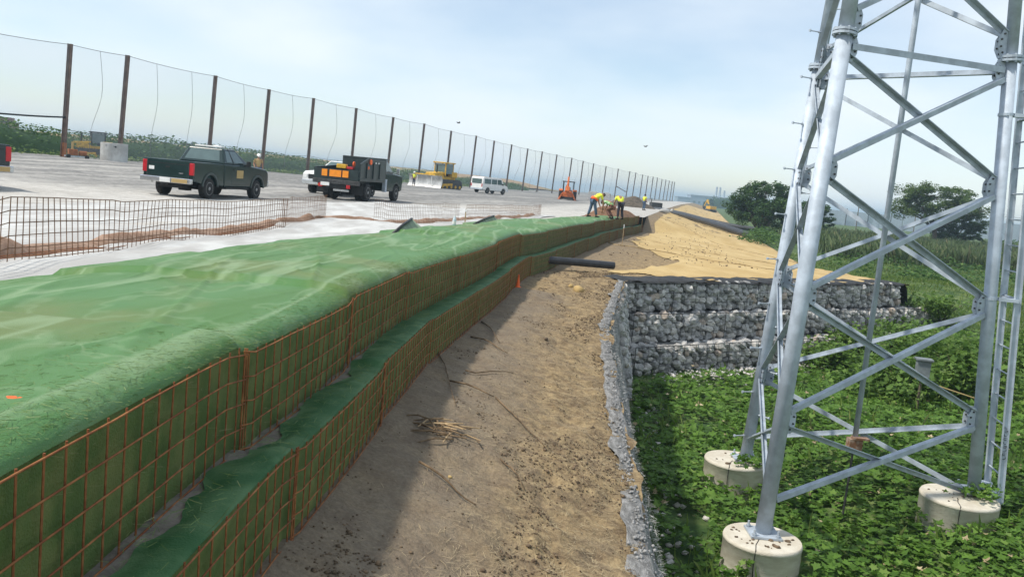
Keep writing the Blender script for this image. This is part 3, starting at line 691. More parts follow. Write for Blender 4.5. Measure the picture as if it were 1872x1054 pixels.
o = scatter('edge_rubble', P, RNG.uniform(.012, .05, len(P)), [(math.cos(a) * .5, math.sin(a) * .5, 0) for a in np.arange(0, 6.2, 1.2566)] + [(0, 0, .38), (0, 0, -.3)], [(k, (k + 1) % 5, 5) for k in range(5)] + [((k + 1) % 5, k, 6) for k in range(5)], M['stone_c'], .5, ret); o['kind'] = 'stuff'
# loose rubble along the gabion foot
rub = MB()
n = 700; P = []
for q in range(n):
    s_ = random.uniform(.3, 13); d = 1.0 + abs(random.gauss(0, .8)); p = Vector((GAB0[0], GAB0[1], 0)) + gdir * s_ + gn * d; P.append((p.x, p.y, fz(p.x, p.y) + .02))
for q in range(150):
    y = random.uniform(9, 22); x = np.interp(y, [11, 22.8], [2.4, 3.4]) + abs(random.gauss(0, .3)); P.append((x, y, fz(x, y) + .03))
ico = [(math.cos(a) * .5, math.sin(a) * .5, 0) for a in np.arange(0, 6.2, 1.2566)] + [(0, 0, .38), (0, 0, -.3)]
icf = [(k, (k + 1) % 5, 5) for k in range(5)] + [((k + 1) % 5, k, 6) for k in range(5)]
o = scatter('rubble', P, RNG.uniform(.05, .17, len(P)), ico, icf, M['stone_b'], .5); tag(o, 'small pale stones strewn along the foot of the gabions', 'rubble', kind='stuff')

# ------------------------------------------------------------------ lattice tower
LEG = {'A': (Vector((3.73, 11.53, .57)), Vector((4.12, 12.10, 7.4))), 'B': (Vector((4.32, 14.82, .62)), Vector((4.81, 15.19, 7.4))), 'C': (Vector((7.2, 12.79, 1.06)), Vector((6.76, 12.84, 7.4)))}
def lg(k, z):
    a, b = LEG[k]; return a + (b - a) * ((z - a.z) / (b.z - a.z))
tc_ = (LEG['A'][0] + LEG['B'][0] + LEG['C'][0]) / 3
tower = empty('lattice_tower', (0, 0, 0), 0, 'three legged galvanised steel lattice tower standing in the vines', 'tower')
for k in 'ABC':
    LR = {'A': .108, 'B': .098, 'C': .092}[k]
    MB().tube([LEG[k][0] + Vector((0, 0, .03)), lg(k, 7.37)], LR, 20).build('leg', M['galv'], tower, smooth=False).data.polygons.foreach_set('use_smooth', [len(p.vertices) == 4 for p in tower.children[-1].data.polygons])
    o = MB().tube([lg(k, 7.43), lg(k, 13.6)], LR * .95, 20).build('leg', M['galv'], tower); o.data.polygons.foreach_set('use_smooth', [len(p.vertices) == 4 for p in o.data.polygons])
    d, a, b = frame(lg(k, 8) - lg(k, 7))
    mb = MB(); c = lg(k, 7.4)
    for off in (-.024, .024):
        mb.tube([c + d * (off - .017), c + d * (off + .017)], .165, 16)
    for q in range(8):
        t = q * math.pi / 4; pp = c + (a * math.cos(t) + b * math.sin(t)) * .138
        mb.tube([pp - d * .06, pp + d * .06], .017, 6)
    mb.build('flange', M['galv_dark'], tower)
    bp = LEG[k][0]; mb = MB().box(bp + Vector((0, 0, .02)), (.42, .42, .03))
    for sx in (-1, 1):
        for sy in (-1, 1): mb.tube([bp + Vector((sx * .16, sy * .16, .02)), bp + Vector((sx * .16, sy * .16, .12))], .016, 6); mb.tube([bp + Vector((sx * .16, sy * .16, .04)), bp + Vector((sx * .16, sy * .16, .065))], .032, 6)
    mb.build('base_plate', M['galv_dark'], tower)
LV = [.95, 2.15, 3.85, 5.57, 7.22]; LV2 = [7.60, 9.2, 10.8, 12.4]
def angle_bar(p, q, w_, t, out):
    d = (q - p).normalized(); a = (out - d * out.dot(d)).normalized(); b = d.cross(a).normalized(); mb = MB()
    def slab(o0, o1, n0, n1):
        vs_ = [e + b * i + a * j for e in (p, q) for i, j in ((o0, n0), (o1, n0), (o1, n1), (o0, n1))]
        mb.hexa(vs_[:4], vs_[4:])
    slab(-w_ / 2, w_ / 2, 0, t); slab(-w_ / 2, -w_ / 2 + t, -w_, -.0005)
    return mb
def brace(f, g, z0, z1, w_, side):
    p, q = lg(f, z0), lg(g, z1); mid = (p + q) / 2; out = Vector((mid.x - tc_.x, mid.y - tc_.y, 0)).normalized()
    d = (q - p).normalized(); p = p + d * .12 + out * .03 * side; q = q - d * .12 + out * .03 * side
    angle_bar(p, q, w_, .012, out * side).build('brace', M['galv_dark'], tower)
for f, g in (('A', 'C'), ('A', 'B'), ('B', 'C')):
    for lv in (LV, LV2):
        for i in range(len(lv) - 1):
            brace(f, g, lv[i] + .07, lv[i + 1] - .07, .072, 1); brace(g, f, lv[i] + .07, lv[i + 1] - .07, .072, -1)
    brace(f, g, 7.23, 7.23, .085, 1)
    for k, o_ in ((f, g), (g, f)):
        for z in LV[1:] + [7.6, 9.2]:
            c = lg(k, z); d = (lg(o_, z) - c).normalized()
            sd_ = d.cross(Vector((0, 0, 1))).normalized(); gm = MB().hexa([c + d * a_ + Vector((0, 0, z_)) - sd_ * .006 for a_, z_ in ((.07, -.19), (.17, -.19), (.23, -.07), (.23, .07))], [c + d * a_ + Vector((0, 0, z_)) + sd_ * .006 for a_, z_ in ((.07, -.19), (.17, -.19), (.23, -.07), (.23, .07))])
            gm.hexa([c + d * a_ + Vector((0, 0, z_)) - sd_ * .006 for a_, z_ in ((.07, -.19), (.2299, .07), (.17, .19), (.07, .19))], [c + d * a_ + Vector((0, 0, z_)) + sd_ * .006 for a_, z_ in ((.07, -.19), (.2299, .07), (.17, .19), (.07, .19))])
            gm.build('gusset_plate', M['galv_dark'], tower)
            bm_ = MB()
            for a_, z_ in ((.15, -.13), (.19, -.05), (.19, .05), (.15, .13)): q_ = c + d * a_ + Vector((0, 0, z_)); bm_.tube([q_ - sd_ * .022, q_ + sd_ * .022], .014, 6)
            bm_.build('bolt_row', M['dark_steel'], tower)
bolt_dirs = (Vector((-.93, -.35, 0)), Vector((.62, -.78, 0)))
k = 0; z = 1.05
while z < 12:
    c = lg('B', z); d = bolt_dirs[k % 2]; mb = MB().tube([c + d * .09, c + d * .31], .011, 6).tube([c + d * .30, c + d * .325], .024, 6).tube([c + d * .115, c + d * .135], .022, 6)
    mb.build('step_bolt', M['galv_dark'], tower); k += 1; z += .385
# cable ladder fixed beside leg C
lad = empty('cable_ladder', (0, 0, 0)); lad.parent = tower
LD = (lg('C', 7.4) - lg('C', 1.1)) / 6.3
RA, RB = Vector((7.68, 13.30, 1.08)), Vector((7.58, 12.72, .93))
def lp(p, z): return p + LD * (z - p.z)
RTOP = 12.0
for p in (RA, RB):
    d = (lp(p, 5) - p).normalized(); mb = MB().bar(p, lp(p, RTOP), .085, .012, (RB - RA)); mb.bar(p + Vector((.04, .0, 0)), lp(p, RTOP) + Vector((.04, 0, 0)), .01, .05, (RB - RA)).bar(p - Vector((.048, .0, 0)), lp(p, RTOP) - Vector((.048, 0, 0)), .01, .05, (RB - RA))
    mb.build('rail', M['galv'], lad)
z = 1.35
while z < RTOP:
    MB().tube([lp(RA, z), lp(RB, z)], .012, 6).build('rung', M['galv_dark'], lad); z += .38
mb = MB().bar(RA, RB, .12, .02); c = lg('C', 1.12); mb.bar(c + Vector((.10, -.02, .02)), RB + Vector((0, 0, -.02)), .10, .03); mb.bar(c + Vector((.10, .1, .05)), RA, .12, .02); mb.build('foot_bracket', M['galv'], lad)
for z in (6.62, 3.98):
    c = lg('C', z); mb = MB().tube([c - LD * .02, c + LD * .02], .104, 16); a = lp(RB, z); b = lp(RA, z)
    mb.bar(c + (a - c).normalized() * .1, a, .11, .05).bar(a, b, .08, .03); mb.build('support_arm', M['galv'], lad)
mb = MB()
_, la, lb_ = frame(LD)
for q in range(9):                                        # unreadable dark stencilled marks on the ladder rail
    p = lp(RB, 1.62 + q * .058) + Vector((-.012, -.016, 0))
    mb.box(p, (.036, .004, .007)); mb.box(p + Vector((random.choice((-.022, .022)), -.001, .018)), (.006, .004, .028))
    if q % 2: mb.box(p + Vector((.0, -.002, .028)), (.030, .004, .006))
mb.build('lettering', M['black'], lad)
M['rust_box'] = mat('rusty_box', (0.20, 0.10, 0.055), 0.8, 0.35, 14, col2=(0.34, 0.26, 0.20))
# conduit up the middle of the tower
cb = Vector((5.55, 13.35, 0)); MB().tube([cb + Vector((0, 0, 1.55)), cb + Vector((0, 0, 13.4))], .042, 12).build('conduit', M['galv'], tower, smooth=True)
o = MB().box(cb + Vector((0, 0, 1.47)), (.20, .16, .17)).box(cb + Vector((0.07, -.03, 1.575)), (.24, .16, .03)).build('junction_box', M['rust_box'], tower)
MB().tube([cb + Vector((0, 0, 1.4)), cb + Vector((-.02, 0, .1))], .018, 8).build('ground_rod', M['dark_steel'], tower)
# concrete piers
def pier(c, top, r, label, dirt):
    c = Vector(c); o = MB().lathe([(r * .98, -.3), (r, .1), (r * 1.0, top - .06), (r * 1.012, top - .055), (r * 1.012, top - .03), (r * .985, top)], 44, (0, 0, 0)).build('concrete_pier', M['concrete'])
    o.location = c; o.data.polygons.foreach_set('use_smooth', [len(p.vertices) == 4 and abs(p.normal.z) < .5 for p in o.data.polygons])
    tag(o, label, 'pier', 'tower leg piers')
    mb = MB()
    for q in range(dirt):
        a = random.uniform(0, 6.28); d = r * .85 * math.sqrt(random.random()); s_ = random.choice((.015, .02, .025, .05, .03))
        m_ = STONE[q % 14]; rt = Matrix.Rotation(a, 3, 'Z')
        mb.add([rt @ Vector((v.co.x * s_ * 1.8, v.co.y * s_ * 1.4, v.co.z * s_)) + Vector((d * math.cos(a), d * math.sin(a), top + s_ * .2)) for v in m_.vertices], [tuple(p.vertices) for p in m_.polygons])
    f = mb.build('debris', M['clod'], o); f['kind'] = 'stuff'
    mb = MB(); pts = [(-.15 * r, -.2 * r), (-.32 * r, -.55 * r), (-.42 * r, -.91 * r)]
    mb.tube([(x, y, top + .002) for x, y in pts] + [(-.44 * r, -.93 * r, top - .2), (-.42 * r, -.935 * r, top - .45)], .006, 4); mb.build('crack', M['black'], o)
    return o
pier((3.70, 11.42, -.03), .60, .52, 'nearest cylindrical concrete pier at lower edge, cracked, stones on top', 34)
pier((4.14, 14.78, -.02), .64, .52, 'concrete pier half hidden by vines under the rear tower leg', 22)
pier((6.90, 12.60, .08), .95, .54, 'concrete pier under the tower leg beside the cable ladder', 16)
# ------------------------------------------------------------------ vegetation
VLEAF = [(0, 0, -.08)] + [(r * math.cos(a), r * math.sin(a), .05 * (1 if k % 2 else -1)) for k, (r, a) in enumerate([(.25, -1.57), (.62, -.9), (.42, -.45), (.68, .1), (.40, .65), (.85, 1.57), (.40, 2.49), (.68, 3.04), (.42, 3.59), (.62, 4.04)])]
VF = [(0, k, k % 10 + 1) for k in range(1, 11)]
QLEAF = [(-.5, 0, .0), (0, -.28, -.06), (.5, 0, .03), (0, .28, -.06)]; QF = [(0, 1, 2), (0, 2, 3)]
PIERS = [(3.70, 11.42, .56), (4.14, 14.78, .5), (6.90, 12.60, .5)]
def vine_h(x, y):
    h = 0.10 + 0.16 * (fbm(x, y, 1, .8, 3) + .5) + 0.22 * max(0, fbm(x, y, 5, .35, 2))
    h += .55 * float(sm(x, 9.5, 14)) * (.5 + .6 * abs(noise.noise(Vector((x * .5, y * .5, 3)))))
    return max(.03, h)
P = []; sz = []
cells = [(1.9, 24, 6.5, 33)]
tries = 0
while len(P) < 50000 and tries < 400000:
    tries += 1
    y = 7.5 + 25.5 * random.random() ** 1.5; x = 1.9 + (y * .62 + 3.5) * random.random()
    bx_ = np.interp(y, [3, 11, 13.5, 17.5, 22.8, 25], [2.0, 2.3, 2.5, 2.8, 3.4, 3.7])
    if x < bx_ - .05 + .12 * random.random(): continue
    q = (x - GAB0[0]) * GN[0] + (y - GAB0[1]) * GN[1]; s_ = (x - GAB0[0]) * GU[0] + (y - GAB0[1]) * GU[1]
    if s_ < 14.5 and q < 2.0 + 1.4 * noise.noise(Vector((s_ * .5, 2, 0))) - .9 * float(sm(s_, 5, 9)): continue
    if s_ < 17 and q < .5: continue
    gap = fbm(x, y, 8, .7, 3)
    if gap < -.42 and x < 5 and random.random() < .8: continue
    if x - bx_ < .8 and noise.noise(Vector((x * 1.5, y * .9, 4))) < -.28: continue
    dp = min(math.hypot(x - a, y - b) - r for a, b, r in PIERS)
    if dp < 0: continue
    h = vine_h(x, y); lay = random.random() ** .5
    z = fz(x, y) + h * lay
    if dp < .25: z += .1 * random.random()
    P.append((x, y, z)); sz.append(random.uniform(.055, .115) * (1 + .03 * (y - 9)))
o = scatter('vines', P, sz, VLEAF, VF, M['vine'], .42); tag(o, 'dense green creeping vines covering the low ground round the tower', 'vines', kind='stuff')
# sprigs creeping over the piers
P = [(4.14 + random.gauss(.22, .16), 14.55 + random.gauss(-.1, .12), .66 + random.uniform(0, .12)) for q in range(90)] + [(7.12 + random.gauss(.1, .2), 12.55 + random.gauss(0, .16), 1.08 + random.uniform(0, .16)) for q in range(110)] + [(3.35 + random.gauss(0, .07), 10.92 + random.gauss(0, .03), .05 + .4 * random.random()) for q in range(40)]
o = scatter('vine_sprigs', P, RNG.uniform(.05, .10, len(P)), VLEAF, VF, M['vine'], .6); tag(o, 'vine sprigs creeping up over the concrete piers', 'vines', kind='stuff')

def shrub(loc, r, h, n, leaf, label, group, mt='bushleaf', name='leafy_shrub', lsz=(.08, .16)):
    t = empty(name, loc, random.uniform(0, 6), label, 'shrub', group)
    mb = MB()
    for q in range(6):
        a = q * 1.05 + random.uniform(-.3, .3); mb.tube([(0, 0, -.1), (math.cos(a) * r * .3, math.sin(a) * r * .3, h * .5), (math.cos(a) * r * .65, math.sin(a) * r * .65, h * .85)], [.03, .02, .006], 5)
    mb.build('stems', M['bark'], t, smooth=True)
    cl = [(random.gauss(0, r * .45), random.gauss(0, r * .45), h * (.25 + .65 * random.random())) for q in range(22)]
    P = []
    for q in range(n):
        c = random.choice(cl); P.append((c[0] + random.gauss(0, r * .22), c[1] + random.gauss(0, r * .22), max(.02, c[2] + random.gauss(0, h * .16))))
    scatter('foliage', P, RNG.uniform(lsz[0], lsz[1], n), leaf, VF if leaf is VLEAF else QF, M[mt], .7, t)
    return t
SH = [((12.6, 23.6), 1.3, 1.25, 'bushy green shrub behind the small grey box'), ((10.6, 22.6), 1.0, .8, 'low green shrub left of the small grey box'), ((13.8, 20.6), 1.2, 1.1, 'green shrub seen between tower leg and cable ladder'), ((16.2, 27.2), 1.3, 1.1, 'pale green shrub by the bare dirt path'), ((14.6, 26.0), 1.0, .8, 'low shrub below the right end of the middle gabion tier'), ((15.6, 22.4), 1.4, 1.3, 'tall leafy shrub at the right picture edge behind the ladder'), ((19.5, 30.5), 1.4, 1.2, 'round shrub on the grassy rise far right')]
for (x, y), r, h, lb in SH: shrub((x, y, fz(x, y)), r * 1.15, h * 1.3, 2200, VLEAF, lb, 'shrubs on the right of the tower', 'weedleaf', lsz=(.08, .17))
for i, (s_, q, h, lb) in enumerate(((7.6, 1.9, .75, 'light green bush growing against the bottom gabion tier, leftmost'), (9.6, 1.7, 1.0, 'light green bush hiding the middle of the bottom gabion tier'), (11.6, 1.5, 1.15, 'light green bush where the bottom gabion tier ends'), (14.2, 1.2, 1.1, 'light green bush overgrowing the end of the middle gabion tier'), (16.8, .8, 1.0, 'light green bush just past the end of the gabions'))):
    x, y = GAB0[0] + GU[0] * s_ + GN[0] * q, GAB0[1] + GU[1] * s_ + GN[1] * q
    shrub((x, y, fz(x, y)), 1.15, h, 1300, VLEAF, lb, 'bushes overgrowing the gabion foot', 'weedleaf', lsz=(.07, .15))
P = []; H_ = []
while len(P) < 1500:
    y = 8 + 22 * random.random() ** 1.4; x = 2.6 + (y * .62 + 2) * random.random()
    q = (x - GAB0[0]) * GN[0] + (y - GAB0[1]) * GN[1]
    if q < 1.5 or noise.noise(Vector((x * .6, y * .6, 12))) < .05 or min(math.hypot(x - a, y - b) for a, b, r in PIERS) < .7: continue
    P.append((x, y, fz(x, y) + .05)); H_.append(random.uniform(.15, .42))
o = scatter('weed_grass', P, H_, [(a * .04, b * .8, c) for a, b, c in ((-.5, 0, 0), (.5, 0, 0), (.12, .18, .7), (0, .45, 1.0))], [(0, 1, 2), (0, 2, 3)], M['grass'], .3); tag(o, 'thin grass blades standing up through the vines', 'grass', kind='stuff')
P = []
while len(P) < 900:
    y = 8 + 20 * random.random() ** 1.4; x = 2.4 + (y * .6 + 2) * random.random()
    q = (x - GAB0[0]) * GN[0] + (y - GAB0[1]) * GN[1]
    if q < 1.2: continue
    P.append((x, y, fz(x, y) + vine_h(x, y) * random.uniform(.5, 1.0)))
o = scatter('dead_leaves', P, RNG.uniform(.04, .09, len(P)), VLEAF, VF, M['straw'], .7); tag(o, 'dry brown leaves caught among the vines', 'leaves', kind='stuff')
# short grass on the rise behind the gabions, reeds beyond
BL = [(-.5, 0, 0), (.5, 0, 0), (.12, .18, .7), (0, .45, 1.0)]; BF = [(0, 1, 2), (0, 2, 3)]
def blades(name, n, region, hrange, wid, mt, label, lean=.25):
    P = []; H_ = []
    while len(P) < n:
        x, y = region()
        if x is None: continue
        P.append((x, y, fz(x, y) - .02)); H_.append(random.uniform(*hrange) * (0.75 + .5 * abs(noise.noise(Vector((x * .12, y * .12, 0))))))
    T = [(a * wid, b, c) for a, b, c in BL]
    o = scatter(name, P, H_, T, BF, M[mt], lean); tag(o, label, name.replace('_', ' '), kind='stuff')
def reg_grass():
    y = 28 + 42 * random.random() ** 1.4; xe = float(edge_x(y)) + .2; x = xe + (y * .75 - xe + 6) * random.random()
    q = (x - GAB0[0]) * GN[0] + (y - GAB0[1]) * GN[1]; s_ = (x - GAB0[0]) * GU[0] + (y - GAB0[1]) * GU[1]
    if s_ < 17.3 and q > -1.3: return None, None
    if abs(q + 1.2 + .12 * (s_ - 17)) < 1.0 and 16 < s_ < 25 and random.random() < .85: return None, None        # bare path
    return x, y
blades('grass', 26000, reg_grass, (.14, .36), .09, 'grass', 'short yellow green grass on the rise behind the gabions', .35)
def reg_reed():
    y = 62 + 75 * random.random(); xe = float(edge_x(y)) + 4 + 6 * abs(noise.noise(Vector((y * .1, 0, 0)))); x = xe + (y * .68 + 8 - xe) * random.random()
    if y < 62 + 14 * (noise.noise(Vector((x * .09, 3, 0))) + .55): return None, None
    return x, y
blades('reeds', 22000, reg_reed, (1.2, 2.1), .05, 'reed', 'tall grey green reeds in a belt before the trees', .16)
# low leafy patch between grass and reeds
P = []
for q in range(9000):
    y = 48 + 26 * random.random(); xe = float(edge_x(y)) + 1.5; x = xe + (y * .7 + 4 - xe) * random.random()
    m_ = noise.noise(Vector((x * .16, y * .16, 6)))
    if m_ < .02: continue
    P.append((x, y, fz(x, y) + random.random() ** .6 * (.3 + 1.5 * m_)))
o = scatter('undergrowth', P, RNG.uniform(.16, .34, len(P)), QLEAF, QF, M['bushleaf'], .8); tag(o, 'mixed leafy undergrowth in front of the reed belt', 'undergrowth', kind='stuff')

def tree(loc, H_, R_, trunk_r, nl, lsz, mt, label, flat=.6, nb=9, base=.28, seed=1, name='broadleaf_tree', group=None, holes=.0):
    rr = random.Random(seed); t = empty(name, loc, 0, label, 'tree', group)
    mb = MB(); tips = []
    mb.tube([(0, 0, -.3), (.05, 0, H_ * base * .6), (0, .1, H_ * base)], [trunk_r * 1.3, trunk_r, trunk_r * .85], 8)
    for b in range(nb):
        a = b * 2.399 + rr.uniform(-.4, .4); l = R_ * rr.uniform(.55, .95); zt_ = H_ * rr.uniform(base + .18, .92)
        p0 = Vector((0, 0.05, H_ * base * rr.uniform(.7, 1.0))); p3 = Vector((math.cos(a) * l, math.sin(a) * l, zt_)); p1 = p0.lerp(p3, .4) + Vector((0, 0, .06 * H_)); p2 = p0.lerp(p3, .75) + Vector((rr.uniform(-.3, .3), rr.uniform(-.3, .3), .05 * H_))
        mb.tube([p0, p1, p2, p3], [trunk_r * .55, trunk_r * .35, trunk_r * .2, .02], 6); tips += [p2, p3]
        for q in range(4):
            s_ = p1.lerp(p3, rr.uniform(.2, .9)); e = s_ + Vector((rr.gauss(0, R_ * .2), rr.gauss(0, R_ * .2), rr.uniform(.0, H_ * .16))); mb.tube([s_, s_.lerp(e, .6) + Vector((0, 0, .1)), e], [trunk_r * .18, trunk_r * .1, .012], 5); tips.append(e)
    mb.build('trunk', M['bark'], t, smooth=True)
    cl = []
    for c in tips: cl.append((c, rr.uniform(.10, .20) * R_))
    for q in range(int(nb * 9)):                         # shell clumps give an uneven outline
        a = rr.uniform(0, 6.283); u = rr.random(); rad_ = R_ * (1 - .55 * u ** 2) * rr.uniform(.55, 1.03)
        cl.append((Vector((math.cos(a) * rad_, math.sin(a) * rad_, H_ * (base + .12 + (1 - base - .18) * u))), rr.uniform(.09, .19) * R_))
    P = []; rg = np.random.default_rng(seed)
    for q in range(nl):
        c, s_ = cl[rr.randrange(len(cl))]; d = rg.normal(0, 1, 3); d /= max(.3, np.linalg.norm(d)); k = s_ * rr.random() ** .45
        P.append((c.x + d[0] * k, c.y + d[1] * k, c.z + d[2] * k * flat))
    scatter('crown', P, rg.uniform(lsz[0], lsz[1], nl), QLEAF, QF, M[mt], .7, t)
    return t
tree((28.6, 104, fz(28.6, 104)), 6.9, 4.4, .30, 36000, (.14, .32), 'treeleaf', 'dense dark green round tree left of the tower legs', nb=15, seed=3, base=.12, flat=.75)
tree((57.6, 122, fz(57.6, 122)), 9.1, 6.2, .32, 36000, (.15, .34), 'treeleaf2', 'open crowned tree with layered foliage seen through the tower', flat=.5, nb=14, base=.34, seed=8)
tree((62.5, 126, fz(62.5, 126)), 5.0, 4.0, .2, 12000, (.2, .4), 'treeleaf', 'lower dark tree tucked right of the open crowned tree', nb=8, base=.2, seed=12)
tree((40.5, 122, fz(40.5, 122)), 5.0, 3.2, .2, 9000, (.2, .4), 'treeleaf', 'small dark tree just behind the left tower legs', nb=8, base=.2, seed=15)
# shrub belts farther out
def belt(name, pts, n, w_, h0, h1, lsz, mt, label, core=False, zfun=None):
    P = []
    seg = [(Vector(a), Vector(b)) for a, b in zip(pts[:-1], pts[1:])]; ln = [(b - a).length for a, b in seg]
    for q in range(n):
        i = random.choices(range(len(seg)), ln)[0]; a, b = seg[i]; p = a.lerp(b, random.random()); d = (b - a).normalized(); nrm = Vector((-d.y, d.x))
        off = random.gauss(0, w_ * .4); k = noise.noise(Vector((p.x * .13, p.y * .13, 1))) + .5 * noise.noise(Vector((p.x * .4, p.y * .4, 2)))
        hh = (h0 + (h1 - h0) * ((i + (p - a).length / ln[i]) / len(seg))) * (1 + .28 * k) * max(.25, 1 - (abs(off) / w_) ** 2)
        u = random.random() ** .55; x, y = p.x + nrm.x * off, p.y + nrm.y * off
        # leaves gather in clumps
        cxx, cyy = round(x / .9) * .9 + random.gauss(0, .28), round(y / .9) * .9 + random.gauss(0, .28)
        z0 = zfun(cxx, cyy) if zfun else fz(cxx, cyy)
        P.append((cxx, cyy, z0 + hh * u + .12 * math.sin(cxx * 3.1) * math.sin(cyy * 2.7)))
    o = scatter(name, P, RNG.uniform(lsz[0], lsz[1], n), QLEAF, QF, M[mt], .8)
    if core:
        rows = []
        for i, (a, b) in enumerate(seg):
            m_ = max(4, int(ln[i] / 1.2)); d = (b - a).normalized(); nrm = Vector((-d.y, d.x))
            for q in range(m_):
                p = a.lerp(b, q / m_); hh = (h0 + (h1 - h0) * ((i + q / m_) / len(seg))); r = []
                for k in range(11):
                    v = k / 5 - 1; x, y = p.x + nrm.x * v * w_ * .8, p.y + nrm.y * v * w_ * .8
                    kk = noise.noise(Vector((x * .13, y * .13, 1))) + .5 * noise.noise(Vector((x * .4, y * .4, 2))) + .5 * noise.noise(Vector((x * 1.1, y * 1.1, 2)))
                    r.append((x, y, (zfun(x, y) if zfun else fz(x, y)) - .3 + .80 * hh * (1 + .28 * kk) * (1 - v ** 4) + .02))
                rows.append(r)
        link('inner_growth', grid_mesh('inner_growth', np.array(rows)), M[mt], o, smooth=True)
    tag(o, label, 'hedge' if 'hedge' in name else 'bushes', kind='stuff')
fl = lambda y: -61 + .31 * y
rz3 = lambda x, y: 3.35
belt('hedge', [(fl(y) - 7 - .02 * y, y) for y in (52, 80, 110, 140, 180, 230)], 56000, 5.0, 3.45, 1.6, (.16, .38), 'bushleaf', 'long green hedge of dense bushes behind the net fence', core=True, zfun=rz3)
belt('hedge_grass', [(fl(y) - 2.6, y) for y in (55, 80, 120, 170)], 5000, 1.8, .75, .5, (.15, .35), 'grass', 'bright weeds growing at the foot of the hedge', zfun=rz3)
belt('bushes', [(64, 118), (90, 130), (130, 150)], 8000, 5, 2.6, 3.2, (.25, .5), 'treeleaf', 'dark bushes running right behind the reed belt', core=True)
belt('bushes', [(20.5, 75), (24, 86), (28, 100)], 2500, 2.2, 1.2, 1.5, (.18, .36), 'bushleaf', 'green bushes at the foot of the slope under the dark tree')
belt('far_trees', [(96, 345), (140, 340), (230, 330)], 9000, 6, 3.6, 4.5, (.35, .8), 'treeleaf', 'hazy far off tree line beyond the field', core=True)
belt('far_trees', [(128, 600), (160, 620), (210, 640)], 5000, 8, 7, 9, (.7, 1.4), 'treeleaf', 'hazy pale wood beside the far plant buildings', core=True)
# ------------------------------------------------------------------ litter net fence
POSTS = [(-44.3, 54), (-38.2, 73.4), (-36.3, 79.6), (-32.6, 91.7), (-29.7, 100.9), (-26.8, 110.2), (-23.5, 121.0), (-20.1, 131.8), (-16.7, 142.9), (-13.2, 154.2), (-9.5, 166.0), (-6.4, 176.2), (-3.1, 186.7), (0.4, 198.2), (3.9, 209.4), (7.9, 222.4), (12.5, 237.1), (16.5, 250.0), (20.5, 262.9), (25.9, 280.3), (31.9, 299.6), (38.3, 320.3), (42.1, 332.5), (46.9, 348.1), (50.9, 361.1), (54.9, 373.9), (58.6, 385.9), (62.6, 398.7), (66.3, 410.6), (69.7, 421.5), (73.2, 433.0), (75.8, 441.2)]
fence = empty('net_fence', (0, 0, 0), 0, 'tall litter net fence hung between a long row of rusty steel posts', 'fence')
BZ, TZ = 3.35, 12.95
tops = []
for i, (x, y) in enumerate(POSTS):
    ln = Vector((.30 + .12 * random.uniform(-1, 1), 0, 0)); top_ = Vector((x, y, TZ + random.uniform(-.12, .12))) + ln * .55; bot = Vector((x, y, 2.9)) - ln * .55; tops.append((top_, bot))
    d, a, b = frame(top_ - bot); mb = MB(); wd = .30                 # H-section pile
    mb.bar(bot + b * wd / 2, top_ + b * wd / 2, wd, .03).bar(bot - b * wd / 2, top_ - b * wd / 2, wd, .03).bar(bot, top_, .03, wd - .032)
    po = mb.build('post', M['post'], fence)
    if i == 1:
        q0, q1 = bot, bot.lerp(top_, .19); mb = MB().bar(q0 + b * (wd / 2 + .02), q1 + b * (wd / 2 + .02), wd + .02, .012).bar(q0 - b * (wd / 2 + .02), q1 - b * (wd / 2 + .02), wd + .02, .012).bar(q0, q1, .045, wd - .034); mb.build('rust_patch', M['post_orange'], po)
def cat_pts(p, q, sag, n=10): return [p.lerp(q, t / n) - Vector((0, 0, sag * 4 * (t / n) * (1 - t / n))) for t in range(n + 1)]
for i in range(len(POSTS) - 1):
    (t0, b0), (t1, b1) = tops[i], tops[i + 1]; L_ = (t1 - t0).length; r = .022 if i < 12 else .03
    tl = cat_pts(t0 - Vector((0, 0, .05)), t1 - Vector((0, 0, .05)), .012 * L_ + (.25 if i == 0 else 0))
    MB().tube(tl, r, 5).build('top_cable', M['cable'], fence)
    fr = .30 if i else .40
    ll = cat_pts(b0.lerp(t0, fr), b1.lerp(t1, fr), .02 * L_)
    if i < 9: MB().tube(ll, r * (3.2 if i == 0 else .9), 5).build('lower_cable', M['cable' if i else 'black'], fence)
    rows = []
    for k in range(len(tl)):
        bl = ll[k]; e = Vector((0, .12 * math.sin(k * 1.9 + i), 0)); gz = b0.lerp(b1, k / 10); low = bl if i == 0 else Vector((gz.x, gz.y, 3.5))
        rows.append([tuple(tl[k].lerp(low, v) + Vector((.5, -1.1, 0)) * (math.sin(math.pi * v) * .55 * math.sin(math.pi * k / 10))) for v in (0, .2, .4, .6, .8, 1)])
    link('net_panel', grid_mesh('net_panel', np.array(rows)), M['net'], fence, smooth=True)
    # seam ropes hanging in the net, bellied by the wind
    for u in ((.62,) if i < 1 else (.58,) if i == 1 else (.30, .70) if i in (2,) else (.52,)):
        if i > 19: break
        p = tl[int(u * 10)]; bw = random.uniform(.4, .9); pts = []
        for q in range(15):
            v = q / 14; z = p.z + ((4.1 if i else 6.6) - p.z) * v
            pts.append((p.x + (.25 * math.sin(v * 4.4) * bw - .95 * bw * float(sm(v, .35, .85)) * (1 if v < .86 else 1 - .9 * (v - .86))) * 1.0 + .3 * v, p.y, z))
        MB().tube(pts, r * .8, 4).build('seam_rope', M['cable'], fence, smooth=True)
    if i == 20:
        MB().tube([b0.lerp(t0, .42), b1.lerp(t1, .25)], .16, 6).build('rail', M['post'], fence)

